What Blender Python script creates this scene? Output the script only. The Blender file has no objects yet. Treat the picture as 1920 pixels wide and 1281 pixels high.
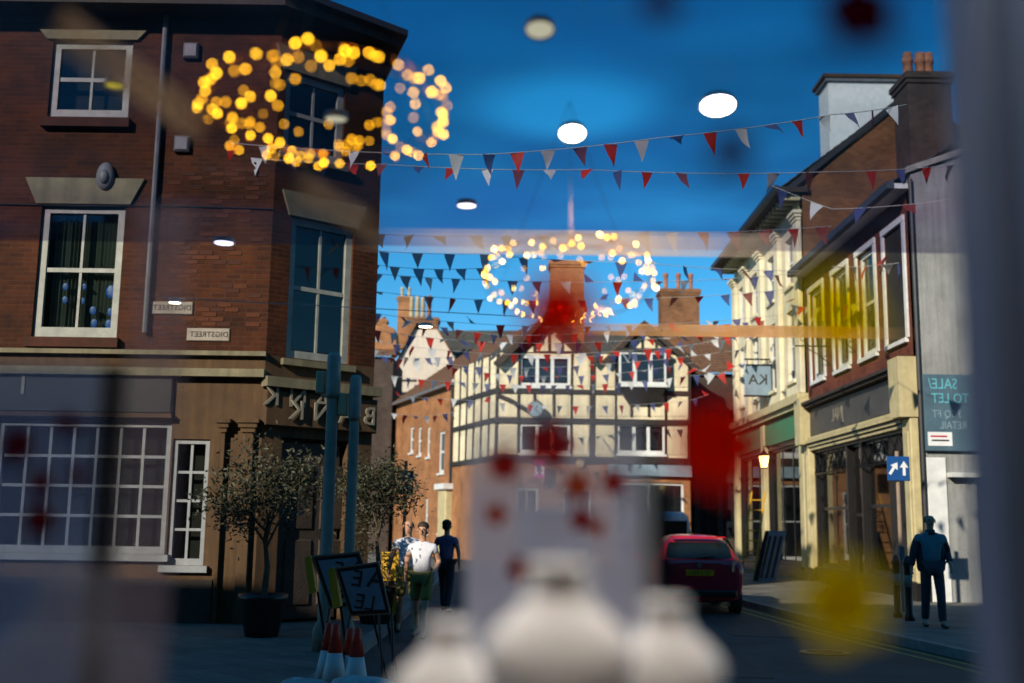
import bpy, bmesh, math, random
from mathutils import Vector, Matrix
random.seed(7)
sc = bpy.context.scene
COL = sc.collection
R = math.radians

# ------------------------------------------------------------------ camera
EYE = 1.6
FPX = 2100.0                      # focal length in pixels of the 1920 px wide photograph
PITCH = math.atan(346.0/FPX)
ROLL = R(0.8)
Fw = Vector((0, math.cos(PITCH), math.sin(PITCH)))
Rt = Vector((1, 0, 0))
Up = Vector((0, -math.sin(PITCH), math.cos(PITCH)))
rt = Rt*math.cos(ROLL)+Up*math.sin(ROLL)
up = Rt*-math.sin(ROLL)+Up*math.cos(ROLL)
cd = bpy.data.cameras.new('camera')
cam = bpy.data.objects.new('camera', cd); COL.objects.link(cam)
cam.matrix_world = Matrix(((rt.x, up.x, -Fw.x, 0), (rt.y, up.y, -Fw.y, 0), (rt.z, up.z, -Fw.z, EYE), (0, 0, 0, 1)))
cd.sensor_width = 36; cd.lens = 36*FPX/1920
cd.clip_start = 0.05; cd.clip_end = 2000
cd.dof.use_dof = True; cd.dof.focus_distance = 12.0; cd.dof.aperture_fstop = 1.32
sc.camera = cam

# ------------------------------------------------------------------ world, sun, exposure
SUN_EL = R(25.0); SUN_AZ = R(35.0)          # light travels forward (+Y) and to the right (+X)
L = Vector((math.sin(SUN_AZ)*math.cos(SUN_EL), math.cos(SUN_AZ)*math.cos(SUN_EL), -math.sin(SUN_EL)))
w = bpy.data.worlds.new('World'); sc.world = w; w.use_nodes = True
nt = w.node_tree
sky = nt.nodes.new('ShaderNodeTexSky'); sky.sky_type = 'NISHITA'; sky.sun_disc = False
sky.sun_elevation = SUN_EL; sky.sun_rotation = R(180)+SUN_AZ
sky.air_density = 1.0; sky.dust_density = 0.0; sky.ozone_density = 3.5; sky.altitude = 1500
bg = nt.nodes['Background']; bg.inputs['Strength'].default_value = 0.105
hs = nt.nodes.new('ShaderNodeHueSaturation'); hs.inputs['Saturation'].default_value = 1.34; hs.inputs['Hue'].default_value = 0.488
nt.links.new(sky.outputs[0], hs.inputs['Color']); nt.links.new(hs.outputs[0], bg.inputs[0])
sd = bpy.data.lights.new('sun', 'SUN'); sd.energy = 4.3; sd.angle = R(0.53); sd.color = (1.0, 0.90, 0.74)
sun = bpy.data.objects.new('sun', sd); COL.objects.link(sun)
sun.rotation_euler = L.to_track_quat('-Z', 'Y').to_euler(); sun.location = (-30, -40, 30)
sc.view_settings.view_transform = 'Standard'; sc.view_settings.look = 'None'
sc.view_settings.exposure = 0.5; sc.view_settings.gamma = 1.0; sc.view_settings.use_curve_mapping = False
sc.render.engine = 'CYCLES'
sc.cycles.use_denoising = True
sc.cycles.transparent_max_bounces = 40
sc.cycles.max_bounces = 6; sc.cycles.diffuse_bounces = 3; sc.cycles.glossy_bounces = 3
sc.cycles.sample_clamp_indirect = 4.0
sc.cycles.caustics_reflective = False; sc.cycles.caustics_refractive = False

# ------------------------------------------------------------------ where a line of sight meets a plane of the place
def ray(px, py):
    dx = (px-960)/FPX; dy = -(py-640.5)/FPX
    a = dx*math.cos(ROLL)-dy*math.sin(ROLL); b = dx*math.sin(ROLL)+dy*math.cos(ROLL)
    return Fw+Rt*a+Up*b
CAM = Vector((0, 0, EYE))
def P(px, py, Y):
    d = ray(px, py); return CAM+d*(Y/d.y)
def onz(px, py, z=0.0):
    d = ray(px, py); return CAM+d*((z-EYE)/d.z)
def onplane(px, py, p, n):
    d = ray(px, py); return CAM+d*((Vector(p)-CAM).dot(n)/d.dot(n))

# ------------------------------------------------------------------ mesh builder
class MB:
    def __init__(s): s.v = []; s.f = []; s.m = []
    def add(s, vs, fs, mi=0):
        o = len(s.v); s.v += [tuple(p) for p in vs]; s.f += [tuple(i+o for i in f) for f in fs]; s.m += [mi]*len(fs); return s
    def box(s, x0, x1, y0, y1, z0, z1, mi=0, M=None):
        vs = [Vector(p) for p in ((x0,y0,z0),(x1,y0,z0),(x1,y1,z0),(x0,y1,z0),(x0,y0,z1),(x1,y0,z1),(x1,y1,z1),(x0,y1,z1))]
        if M is not None: vs = [M @ p for p in vs]
        return s.add(vs, [(0,3,2,1),(4,5,6,7),(0,1,5,4),(1,2,6,5),(2,3,7,6),(3,0,4,7)], mi)
    def cbox(s, x0, x1, y0, y1, z0, z1, c, mi=0):      # box with chamfered vertical and horizontal front edges
        return s.loft([[(x0+c,y0,z0+c),(x1-c,y0,z0+c),(x1-c,y0,z1-c),(x0+c,y0,z1-c)],
                       [(x0,y0+c,z0),(x1,y0+c,z0),(x1,y0+c,z1),(x0,y0+c,z1)],
                       [(x0,y1,z0),(x1,y1,z0),(x1,y1,z1),(x0,y1,z1)]], mi=mi)
    def prism(s, poly, y0, y1, mi=0):                  # polygon in XZ (counter-clockwise seen from -Y), extruded along Y
        n = len(poly)
        vs = [(x, y0, z) for x, z in poly]+[(x, y1, z) for x, z in poly]
        fs = [tuple(range(n)), tuple(range(2*n-1, n-1, -1))]+[(i, i+n, (i+1)%n+n, (i+1)%n) for i in range(n)]
        return s.add(vs, fs, mi)
    def prismz(s, poly, z0, z1, mi=0):                 # polygon in XY (ccw from above)
        n = len(poly)
        vs = [(x, y, z0) for x, y in poly]+[(x, y, z1) for x, y in poly]
        fs = [tuple(range(n-1, -1, -1)), tuple(range(n, 2*n))]+[(i, (i+1)%n, (i+1)%n+n, i+n) for i in range(n)]
        return s.add(vs, fs, mi)
    def loft(s, rings, mi=0, cap=True):
        n = len(rings[0]); vs = [p for r in rings for p in r]; fs = []
        for k in range(len(rings)-1):
            for i in range(n):
                j = (i+1) % n
                fs.append((k*n+i, k*n+j, (k+1)*n+j, (k+1)*n+i))
        if cap:
            fs.append(tuple(range(n-1, -1, -1))); fs.append(tuple(range((len(rings)-1)*n, len(rings)*n)))
        return s.add(vs, fs, mi)
    def tube(s, pts, r, n=6, mi=0):
        pts = [Vector(p) for p in pts]; rings = []
        for k, p in enumerate(pts):
            d = (pts[min(k+1, len(pts)-1)]-pts[max(k-1, 0)]).normalized()
            a = d.cross(Vector((0, 0, 1)));
            if a.length < 1e-3: a = Vector((1, 0, 0))
            a.normalize(); b = d.cross(a)
            rr = r[k] if isinstance(r, (list, tuple)) else r
            rings.append([p+a*rr*math.cos(2*math.pi*i/n)+b*rr*math.sin(2*math.pi*i/n) for i in range(n)])
        return s.loft(rings, mi)
    def lathe(s, prof, n=16, c=(0,0,0), mi=0, sx=1, sy=1, cap=True):
        rings = [[(c[0]+r*sx*math.cos(2*math.pi*i/n), c[1]+r*sy*math.sin(2*math.pi*i/n), c[2]+z) for i in range(n)] for r, z in prof]
        return s.loft(rings, mi, cap)
    def sphere(s, c, r, n=10, m=6, sx=1, sy=1, sz=1, mi=0):
        prof = [(max(r*math.sin(math.pi*k/m), r*0.02), -r*math.cos(math.pi*k/m)) for k in range(m+1)]
        rings = [[(c[0]+q*sx*math.cos(2*math.pi*i/n), c[1]+q*sy*math.sin(2*math.pi*i/n), c[2]+z*sz) for i in range(n)] for q, z in prof]
        return s.loft(rings, mi)
    def mesh(s, name, mats, smooth=False):
        me = bpy.data.meshes.new(name); me.from_pydata(s.v, [], s.f)
        if not isinstance(mats, (list, tuple)): mats = [mats]
        for m in mats: me.materials.append(m)
        for p, mi in zip(me.polygons, s.m):
            p.material_index = mi; p.use_smooth = smooth
        bm = bmesh.new(); bm.from_mesh(me); bmesh.ops.recalc_face_normals(bm, faces=bm.faces); bm.to_mesh(me); bm.free()
        me.update(); return me
    def build(s, name, mats, parent=None, smooth=False, loc=(0,0,0), rz=0):
        return link(name, s.mesh(name, mats, smooth), parent, loc, rz)
def link(name, me, parent=None, loc=(0,0,0), rz=0):
    o = bpy.data.objects.new(name, me); COL.objects.link(o)
    if parent is not None: o.parent = parent
    o.location = loc; o.rotation_euler = (0, 0, rz) if not isinstance(rz, tuple) else rz
    return o
def tag(o, label, cat, group=None):
    o['label'] = label; o['category'] = cat
    if group: o['group'] = group
    return o
def thing(name, label, cat, loc=(0,0,0), rz=0, group=None):
    return tag(link(name, None, None, loc, rz), label, cat, group)
def struct(o, kind='structure'):
    o['kind'] = kind; return o

# ------------------------------------------------------------------ materials
def new_mat(name):
    m = bpy.data.materials.new(name); m.use_nodes = True
    return m, m.node_tree, m.node_tree.nodes['Principled BSDF']
def N(t, typ, **kw):
    n = t.nodes.new(typ)
    for k, v in kw.items(): setattr(n, k, v)
    return n
def mat(name, col, rough=0.7, var=0.25, scale=3.0, bump=0.0, bscale=40.0, metal=0.0, spec=0.4, alpha=1.0, coat=0.0, streak=0.0):
    m, t, b = new_mat(name)
    tc = N(t, 'ShaderNodeTexCoord')
    n1 = N(t, 'ShaderNodeTexNoise'); n1.inputs['Scale'].default_value = scale; n1.inputs['Detail'].default_value = 6; n1.inputs['Roughness'].default_value = 0.65
    t.links.new(tc.outputs['Object'], n1.inputs['Vector'])
    rp = N(t, 'ShaderNodeMapRange'); rp.inputs['From Min'].default_value = 0.3; rp.inputs['From Max'].default_value = 0.7
    rp.inputs['To Min'].default_value = 1-var; rp.inputs['To Max'].default_value = 1+var*0.6
    t.links.new(n1.outputs['Fac'], rp.inputs['Value'])
    val = rp.outputs[0]
    if streak:
        mp = N(t, 'ShaderNodeMapping'); mp.inputs['Scale'].default_value = (9, 9, 0.7)
        t.links.new(tc.outputs['Object'], mp.inputs[0])
        n3 = N(t, 'ShaderNodeTexNoise'); n3.inputs['Scale'].default_value = 1.0; n3.inputs['Detail'].default_value = 4
        t.links.new(mp.outputs[0], n3.inputs['Vector'])
        r3 = N(t, 'ShaderNodeMapRange'); r3.inputs['From Min'].default_value = 0.35; r3.inputs['From Max'].default_value = 0.7
        r3.inputs['To Min'].default_value = 1.0; r3.inputs['To Max'].default_value = 1-streak
        t.links.new(n3.outputs['Fac'], r3.inputs['Value'])
        mm = N(t, 'ShaderNodeMath', operation='MULTIPLY'); t.links.new(val, mm.inputs[0]); t.links.new(r3.outputs[0], mm.inputs[1]); val = mm.outputs[0]
    mx = N(t, 'ShaderNodeVectorMath', operation='SCALE'); mx.inputs[0].default_value = col
    t.links.new(val, mx.inputs['Scale']); t.links.new(mx.outputs[0], b.inputs['Base Color'])
    b.inputs['Roughness'].default_value = rough; b.inputs['Metallic'].default_value = metal
    b.inputs['Specular IOR Level'].default_value = spec; b.inputs['Coat Weight'].default_value = coat
    if bump:
        n2 = N(t, 'ShaderNodeTexNoise'); n2.inputs['Scale'].default_value = bscale; n2.inputs['Detail'].default_value = 5
        t.links.new(tc.outputs['Object'], n2.inputs['Vector'])
        bp = N(t, 'ShaderNodeBump'); bp.inputs['Strength'].default_value = bump; bp.inputs['Distance'].default_value = 0.02
        t.links.new(n2.outputs['Fac'], bp.inputs['Height']); t.links.new(bp.outputs[0], b.inputs['Normal'])
    b.inputs['Alpha'].default_value = alpha
    return m
def vary(m, amt):
    t = m.node_tree; b = t.nodes['Principled BSDF']; l = b.inputs['Base Color'].links[0]; src = l.from_socket
    oi = N(t, 'ShaderNodeObjectInfo'); mr = N(t, 'ShaderNodeMapRange'); mr.inputs['To Min'].default_value = 1-amt; mr.inputs['To Max'].default_value = 1+amt*.4
    t.links.new(oi.outputs['Random'], mr.inputs['Value'])
    s = N(t, 'ShaderNodeVectorMath', operation='SCALE'); t.links.new(src, s.inputs[0]); t.links.new(mr.outputs[0], s.inputs['Scale']); t.links.new(s.outputs[0], b.inputs['Base Color'])
def brick_mat(name, c1, c2, mortar, bw=0.225, bh=0.075, msize=0.010, tile=False, var=0.5):
    m, t, b = new_mat(name)
    tc = N(t, 'ShaderNodeTexCoord'); sp = N(t, 'ShaderNodeSeparateXYZ'); t.links.new(tc.outputs['Object'], sp.inputs[0])
    ad = N(t, 'ShaderNodeMath', operation='ADD'); t.links.new(sp.outputs['X'], ad.inputs[0]); t.links.new(sp.outputs['Y'], ad.inputs[1])
    cb = N(t, 'ShaderNodeCombineXYZ'); t.links.new(ad.outputs[0], cb.inputs['X']); t.links.new(sp.outputs['Z'], cb.inputs['Y'])
    br = N(t, 'ShaderNodeTexBrick'); t.links.new(cb.outputs[0], br.inputs['Vector'])
    br.inputs['Color1'].default_value = (*c1, 1); br.inputs['Color2'].default_value = (*c2, 1); br.inputs['Mortar'].default_value = (*mortar, 1)
    br.inputs['Scale'].default_value = 1.0; br.inputs['Brick Width'].default_value = bw; br.inputs['Row Height'].default_value = bh
    br.inputs['Mortar Size'].default_value = msize; br.inputs['Mortar Smooth'].default_value = 0.2; br.inputs['Bias'].default_value = 0.0
    n1 = N(t, 'ShaderNodeTexNoise'); n1.inputs['Scale'].default_value = 0.9; n1.inputs['Detail'].default_value = 7; n1.inputs['Roughness'].default_value = 0.7
    t.links.new(tc.outputs['Object'], n1.inputs['Vector'])
    rp = N(t, 'ShaderNodeMapRange'); rp.inputs['From Min'].default_value = 0.3; rp.inputs['From Max'].default_value = 0.7
    rp.inputs['To Min'].default_value = 1-var; rp.inputs['To Max'].default_value = 1+var*0.5
    t.links.new(n1.outputs['Fac'], rp.inputs['Value'])
    sc_ = N(t, 'ShaderNodeVectorMath', operation='SCALE'); t.links.new(br.outputs['Color'], sc_.inputs[0]); t.links.new(rp.outputs[0], sc_.inputs['Scale'])
    t.links.new(sc_.outputs[0], b.inputs['Base Color'])
    b.inputs['Roughness'].default_value = 0.85; b.inputs['Specular IOR Level'].default_value = 0.25
    bp = N(t, 'ShaderNodeBump'); bp.inputs['Strength'].default_value = 0.6; bp.inputs['Distance'].default_value = 0.012; bp.invert = True
    t.links.new(br.outputs['Fac'], bp.inputs['Height']); t.links.new(bp.outputs[0], b.inputs['Normal'])
    return m
def emit_mat(name, col, strength, sample=True):
    m = bpy.data.materials.new(name); m.use_nodes = True; t = m.node_tree
    t.nodes.remove(t.nodes['Principled BSDF'])
    e = N(t, 'ShaderNodeEmission'); e.inputs[0].default_value = (*col, 1); e.inputs[1].default_value = strength
    t.links.new(e.outputs[0], t.nodes['Material Output'].inputs[0])
    if not sample: m.cycles.emission_sampling = 'NONE'
    return m
def glass_mat(name, tint=(1,1,1), fac=0.06, rough=0.02):
    m = bpy.data.materials.new(name); m.use_nodes = True; t = m.node_tree
    t.nodes.remove(t.nodes['Principled BSDF'])
    tr = N(t, 'ShaderNodeBsdfTransparent'); tr.inputs[0].default_value = (*tint, 1)
    gl = N(t, 'ShaderNodeBsdfGlossy'); gl.inputs['Roughness'].default_value = rough
    lw = N(t, 'ShaderNodeLayerWeight'); lw.inputs[0].default_value = 0.25
    mr = N(t, 'ShaderNodeMapRange'); mr.inputs['To Min'].default_value = fac; mr.inputs['To Max'].default_value = min(1, fac*9)
    t.links.new(lw.outputs['Fresnel'], mr.inputs['Value'])
    mx = N(t, 'ShaderNodeMixShader'); t.links.new(mr.outputs[0], mx.inputs[0]); t.links.new(tr.outputs[0], mx.inputs[1]); t.links.new(gl.outputs[0], mx.inputs[2])
    t.links.new(mx.outputs[0], t.nodes['Material Output'].inputs[0])
    return m
def veil_mat(name, col, opac, rough=0.5, tint=(1,1,1), var=0.12, fade=None, trans=0.0, glow=0.0, xfade=None, nscale=3.5):
    """see-through sheet: part lets light straight through, part scatters it; fade=(z0,z1) is painted haze that thins upward"""
    m = bpy.data.materials.new(name); m.use_nodes = True; t = m.node_tree
    b = t.nodes['Principled BSDF']; b.inputs['Base Color'].default_value = (*col, 1); b.inputs['Roughness'].default_value = rough
    b.inputs['Specular IOR Level'].default_value = 0.15
    surf = b.outputs[0]
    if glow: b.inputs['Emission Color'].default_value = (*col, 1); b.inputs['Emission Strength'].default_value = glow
    if trans:
        tl = N(t, 'ShaderNodeBsdfTranslucent'); tl.inputs[0].default_value = (*col, 1)
        m2 = N(t, 'ShaderNodeMixShader'); m2.inputs[0].default_value = trans; t.links.new(surf, m2.inputs[1]); t.links.new(tl.outputs[0], m2.inputs[2]); surf = m2.outputs[0]
    tr = N(t, 'ShaderNodeBsdfTransparent'); tr.inputs[0].default_value = (*tint, 1)
    tc = N(t, 'ShaderNodeTexCoord'); n1 = N(t, 'ShaderNodeTexNoise'); n1.inputs['Scale'].default_value = nscale; n1.inputs['Detail'].default_value = 3
    t.links.new(tc.outputs['Object'], n1.inputs['Vector'])
    mr = N(t, 'ShaderNodeMapRange'); mr.inputs['From Min'].default_value = 0.3; mr.inputs['From Max'].default_value = 0.7
    mr.inputs['To Min'].default_value = opac*(1-var); mr.inputs['To Max'].default_value = min(1, opac*(1+var))
    t.links.new(n1.outputs['Fac'], mr.inputs['Value']); fac = mr.outputs[0]
    if fade:
        sp = N(t, 'ShaderNodeSeparateXYZ'); t.links.new(tc.outputs['Object'], sp.inputs[0])
        fr = N(t, 'ShaderNodeMapRange'); fr.interpolation_type = 'SMOOTHSTEP'
        fr.inputs['From Min'].default_value = fade[0]; fr.inputs['From Max'].default_value = fade[1]; fr.inputs['To Min'].default_value = 1; fr.inputs['To Max'].default_value = 0
        t.links.new(sp.outputs['Z'], fr.inputs['Value'])
        mm = N(t, 'ShaderNodeMath', operation='MULTIPLY'); t.links.new(fac, mm.inputs[0]); t.links.new(fr.outputs[0], mm.inputs[1]); fac = mm.outputs[0]
    if xfade:
        sp = N(t, 'ShaderNodeSeparateXYZ'); t.links.new(tc.outputs['Generated'], sp.inputs[0])
        for f0, f1 in ((0, xfade), (1, 1-xfade)):
            fr = N(t, 'ShaderNodeMapRange'); fr.interpolation_type = 'SMOOTHSTEP'; fr.inputs['From Min'].default_value = f0; fr.inputs['From Max'].default_value = f1
            t.links.new(sp.outputs['X'], fr.inputs['Value'])
            mm = N(t, 'ShaderNodeMath', operation='MULTIPLY'); t.links.new(fac, mm.inputs[0]); t.links.new(fr.outputs[0], mm.inputs[1]); fac = mm.outputs[0]
    mx = N(t, 'ShaderNodeMixShader'); t.links.new(fac, mx.inputs[0]); t.links.new(tr.outputs[0], mx.inputs[1]); t.links.new(surf, mx.inputs[2])
    t.links.new(mx.outputs[0], t.nodes['Material Output'].inputs[0])
    return m

M = {}
M['asphalt'] = mat('asphalt', (0.045, 0.044, 0.043), 0.75, 0.6, 0.8, 0.5, 90)
M['paving'] = brick_mat('paving', (0.20, 0.18, 0.15), (0.15, 0.14, 0.12), (0.07, 0.065, 0.06), 0.6, 0.6, 0.012)
M['kerb'] = mat('kerb_stone', (0.22, 0.21, 0.19), 0.8, 0.3, 5, 0.3, 60)
M['yellow_line'] = mat('yellow_line', (0.30, 0.23, 0.04), 0.7, 0.5, 12)
M['bank_brick'] = brick_mat('bank_brick', (0.078, 0.0175, 0.003), (0.045, 0.010, 0.0025), (0.07, 0.027, 0.01), var=.75)
M['brick_proud'] = mat('brick_face', (0.088, 0.021, 0.004), 0.85, 0.5, 4, 0.4, 60)
M['brick_proud2'] = mat('brick_face_dark', (0.055, 0.013, 0.004), 0.85, 0.5, 4, 0.4, 60)
M['brick_orange'] = brick_mat('brick_orange', (0.42, 0.16, 0.045), (0.30, 0.10, 0.03), (0.35, 0.24, 0.15))
M['brick_brown'] = brick_mat('brick_brown', (0.30, 0.12, 0.045), (0.20, 0.075, 0.03), (0.20, 0.14, 0.09))
M['brick_gable'] = brick_mat('brick_gable', (0.22, 0.085, 0.027), (0.14, 0.05, 0.018), (0.14, 0.09, 0.05))
M['brick_dark'] = brick_mat('brick_dark', (0.09, 0.06, 0.045), (0.06, 0.04, 0.035), (0.07, 0.055, 0.045))
M['tile_brown'] = mat('tile_brown', (0.17, 0.085, 0.045), 0.85, 0.55, 6, 0.5, 14)
M['tile_orange'] = mat('tile_orange', (0.36, 0.14, 0.05), 0.85, 0.5, 6, 0.5, 14)
M['slate'] = mat('slate', (0.075, 0.072, 0.062), 0.7, 0.5, 4, 0.4, 14)
M['slate_blue'] = mat('slate_blue', (0.05, 0.055, 0.07), 0.6, 0.4, 4, 0.4, 14)
M['stone'] = mat('buff_stone', (0.095, 0.05, 0.02), 0.85, 0.35, 1.6, 0.4, 50, streak=0.35)
M['stone_pale'] = mat('pale_stone', (0.20, 0.17, 0.10), 0.8, 0.3, 3, 0.3, 50, streak=0.3)
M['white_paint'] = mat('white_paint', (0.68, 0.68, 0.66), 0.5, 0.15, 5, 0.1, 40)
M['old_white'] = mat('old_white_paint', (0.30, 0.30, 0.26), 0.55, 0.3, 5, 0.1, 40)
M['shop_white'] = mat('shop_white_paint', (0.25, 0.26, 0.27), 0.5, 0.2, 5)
M['cream'] = mat('cream_plaster', (0.86, 0.74, 0.50), 0.85, 0.2, 1.4, 0.4, 40, streak=0.2); vary(M['cream'], .16)
M['cream_stucco'] = mat('cream_stucco', (0.74, 0.66, 0.46), 0.8, 0.2, 1.2, 0.25, 40, streak=0.2)
M['cream_joinery'] = mat('cream_joinery', (0.55, 0.46, 0.25), 0.6, 0.2, 3, 0.1, 40, streak=0.15)
M['render_pale'] = mat('pale_render', (0.66, 0.56, 0.46), 0.85, 0.14, 1.0, 0.3, 30, streak=0.12)
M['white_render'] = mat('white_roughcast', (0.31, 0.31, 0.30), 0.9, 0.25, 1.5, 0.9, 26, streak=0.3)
M['timber'] = mat('black_timber', (0.030, 0.025, 0.022), 0.75, 0.5, 6, 0.6, 30); vary(M['timber'], .4)
M['timber_brown'] = mat('dark_brown_boards', (0.045, 0.032, 0.024), 0.75, 0.4, 3, 0.4, 30)
M['red_paint'] = brick_mat('red_painted_brick', (0.20, 0.05, 0.03), (0.14, 0.035, 0.022), (0.12, 0.045, 0.03), var=.6)
M['gutter'] = mat('dark_gutter', (0.03, 0.03, 0.033), 0.5, 0.2, 6)
M['black_paint'] = mat('black_paint', (0.015, 0.014, 0.014), 0.35, 0.3, 5)
M['fascia'] = mat('dark_fascia', (0.055, 0.05, 0.048), 0.5, 0.3, 2)
M['window_glass'] = mat('window_glass', (0.012, 0.014, 0.018), 0.06, 0.2, 1.5, 0.05, 3, spec=0.6)
M['shop_glass'] = glass_mat('shop_glass', (0.75, 0.78, 0.8), 0.10, 0.03)
M['clear_pane'] = glass_mat('clear_pane', (0.8, 0.85, 0.83), 0.03, 0.03)
M['blind'] = mat('blind_slat', (0.16, 0.19, 0.15), 0.8, 0.3, 2)
M['cream_blind'] = mat('cream_blind', (0.60, 0.55, 0.42), 0.8, 0.15, 1.2)
M['room'] = mat('dark_room', (0.02, 0.017, 0.015), 0.9, 0.4, 1.5)
M['metal_grey'] = mat('grey_post_paint', (0.30, 0.21, 0.15), 0.6, 0.3, 3)
M['metal_dark'] = mat('dark_iron', (0.02, 0.02, 0.022), 0.4, 0.2, 5, metal=0.6)
M['lead'] = mat('lead_flashing', (0.14, 0.14, 0.15), 0.5, 0.3, 5)
M['pot'] = mat('chimney_pot', (0.33, 0.13, 0.07), 0.8, 0.4, 6)
M['pot_cream'] = mat('cream_chimney_pot', (0.46, 0.38, 0.24), 0.8, 0.3, 6)
M['red_cloth'] = veil_mat('red_flag_cloth', (0.52, 0.035, 0.025), 1.0, trans=.35, var=0)
M['white_cloth'] = veil_mat('white_flag_cloth', (0.66, 0.66, 0.66), 1.0, trans=.35, var=0)
M['navy_cloth'] = veil_mat('navy_flag_cloth', (0.075, 0.09, 0.24), .92, trans=.35, var=0)
M['maroon_cloth'] = veil_mat('maroon_flag_cloth', (0.26, 0.05, 0.045), .92, trans=.35, var=0)
M['cord'] = mat('bunting_cord', (0.5, 0.5, 0.48), 0.8, 0.2, 20)
M['text_dark'] = mat('dark_lettering', (0.03, 0.025, 0.02), 0.6, 0.1)
M['text_pale'] = mat('pale_lettering', (0.24, 0.21, 0.16), 0.6, 0.2)
M['text_white'] = mat('white_lettering', (0.75, 0.75, 0.75), 0.5, 0.1)
M['text_cyan'] = mat('cyan_lettering', (0.12, 0.42, 0.50), 0.5, 0.1)
M['sign_blue'] = mat('sign_blue', (0.012, 0.075, 0.25), 0.4, 0.15, 4)
M['sign_green'] = mat('sign_green', (0.01, 0.16, 0.075), 0.4, 0.15, 4)
M['sign_pink'] = mat('sign_pink', (0.62, 0.06, 0.30), 0.4, 0.15, 4)
M['sign_teal'] = mat('sale_board_teal', (0.075, 0.13, 0.17), 0.45, 0.2, 3)
M['sign_grey'] = mat('sign_blue_grey', (0.22, 0.30, 0.36), 0.5, 0.2, 3)
M['plate'] = mat('name_plate', (0.30, 0.25, 0.20), 0.6, 0.2, 5)
M['blue_plastic'] = mat('blue_plastic', (0.015, 0.08, 0.35), 0.4, 0.2, 5)
M['yellow_plastic'] = mat('yellow_plastic', (0.62, 0.34, 0.02), 0.5, 0.2, 5)
M['orange_cone'] = mat('orange_cone', (0.62, 0.035, 0.012), 0.45, 0.2, 5)
M['cone_white'] = mat('cone_white_band', (0.62, 0.60, 0.56), 0.45, 0.2, 5)
M['sandbag'] = mat('white_sandbag', (0.50, 0.50, 0.47), 0.85, 0.3, 8, 0.6, 25)
M['leaf'] = mat('olive_leaf', (0.06, 0.06, 0.028), 0.6, 0.6, 5)
M['leaf2'] = mat('olive_leaf_dark', (0.035, 0.037, 0.018), 0.6, 0.6, 5)
M['bark'] = mat('bark', (0.10, 0.075, 0.05), 0.9, 0.4, 10, 0.6, 30)
M['car_red'] = mat('red_car_paint', (0.50, 0.008, 0.025), 0.25, 0.08, 2, coat=0.8)
M['car_white'] = mat('white_van_paint', (0.72, 0.72, 0.74), 0.3, 0.08, 2, coat=0.6)
M['car_glass'] = mat('car_glass', (0.008, 0.012, 0.011), 0.06, 0.2, 2, spec=0.6)
M['tyre'] = mat('tyre', (0.015, 0.015, 0.015), 0.85, 0.2, 10)
M['rim'] = mat('wheel_rim', (0.30, 0.30, 0.31), 0.35, 0.2, 10, metal=0.8)
M['lamp_red'] = mat('tail_lamp', (0.42, 0.01, 0.012), 0.15, 0.1, 5)
M['plate_yellow'] = mat('plate_yellow', (0.90, 0.30, 0.0), 0.4, 0.1, 5)
M['plum'] = mat('plum_stripe', (0.20, 0.03, 0.13), 0.4, 0.1, 5)
M['skin'] = mat('skin', (0.50, 0.27, 0.17), 0.6, 0.15, 12)
M['shirt_white'] = mat('white_shirt', (0.66, 0.66, 0.72), 0.85, 0.12, 8)
M['khaki'] = mat('khaki_cloth', (0.24, 0.19, 0.05), 0.85, 0.2, 8)
M['jacket'] = mat('dark_jacket', (0.035, 0.038, 0.05), 0.8, 0.3, 8)
M['tee'] = mat('teal_tee', (0.08, 0.22, 0.26), 0.85, 0.2, 8)
M['jeans'] = mat('dark_trousers', (0.045, 0.048, 0.06), 0.85, 0.3, 8)
M['hair'] = mat('dark_hair', (0.03, 0.02, 0.015), 0.7, 0.3, 30)
M['purple_cloth'] = mat('purple_cloth', (0.22, 0.16, 0.28), 0.85, 0.2, 8)
M['shoe'] = mat('dark_shoe', (0.02, 0.018, 0.016), 0.6, 0.2, 8)
M['bust'] = mat('ivory_leatherette', (0.80, 0.76, 0.74), 0.6, 0.06, 4)
_b = M['bust'].node_tree.nodes['Principled BSDF']; _b.inputs['Subsurface Weight'].default_value = .5; _b.inputs['Subsurface Radius'].default_value = (.03, .02, .015); _b.inputs['Subsurface Scale'].default_value = 1.0
M['frame_blue'] = mat('slate_blue_frame_paint', (0.13, 0.175, 0.29), 0.45, 0.15, 2)
M['copper'] = mat('copper_wire', (0.45, 0.20, 0.08), 0.3, 0.1, 5, metal=1.0)
M['trim'] = mat('lamp_trim_white', (0.7, 0.7, 0.7), 0.4, 0.1, 5)
FLAG_M = {'r': M['red_cloth'], 'w': M['white_cloth'], 'b': M['navy_cloth'], 'm': M['maroon_cloth']}

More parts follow.
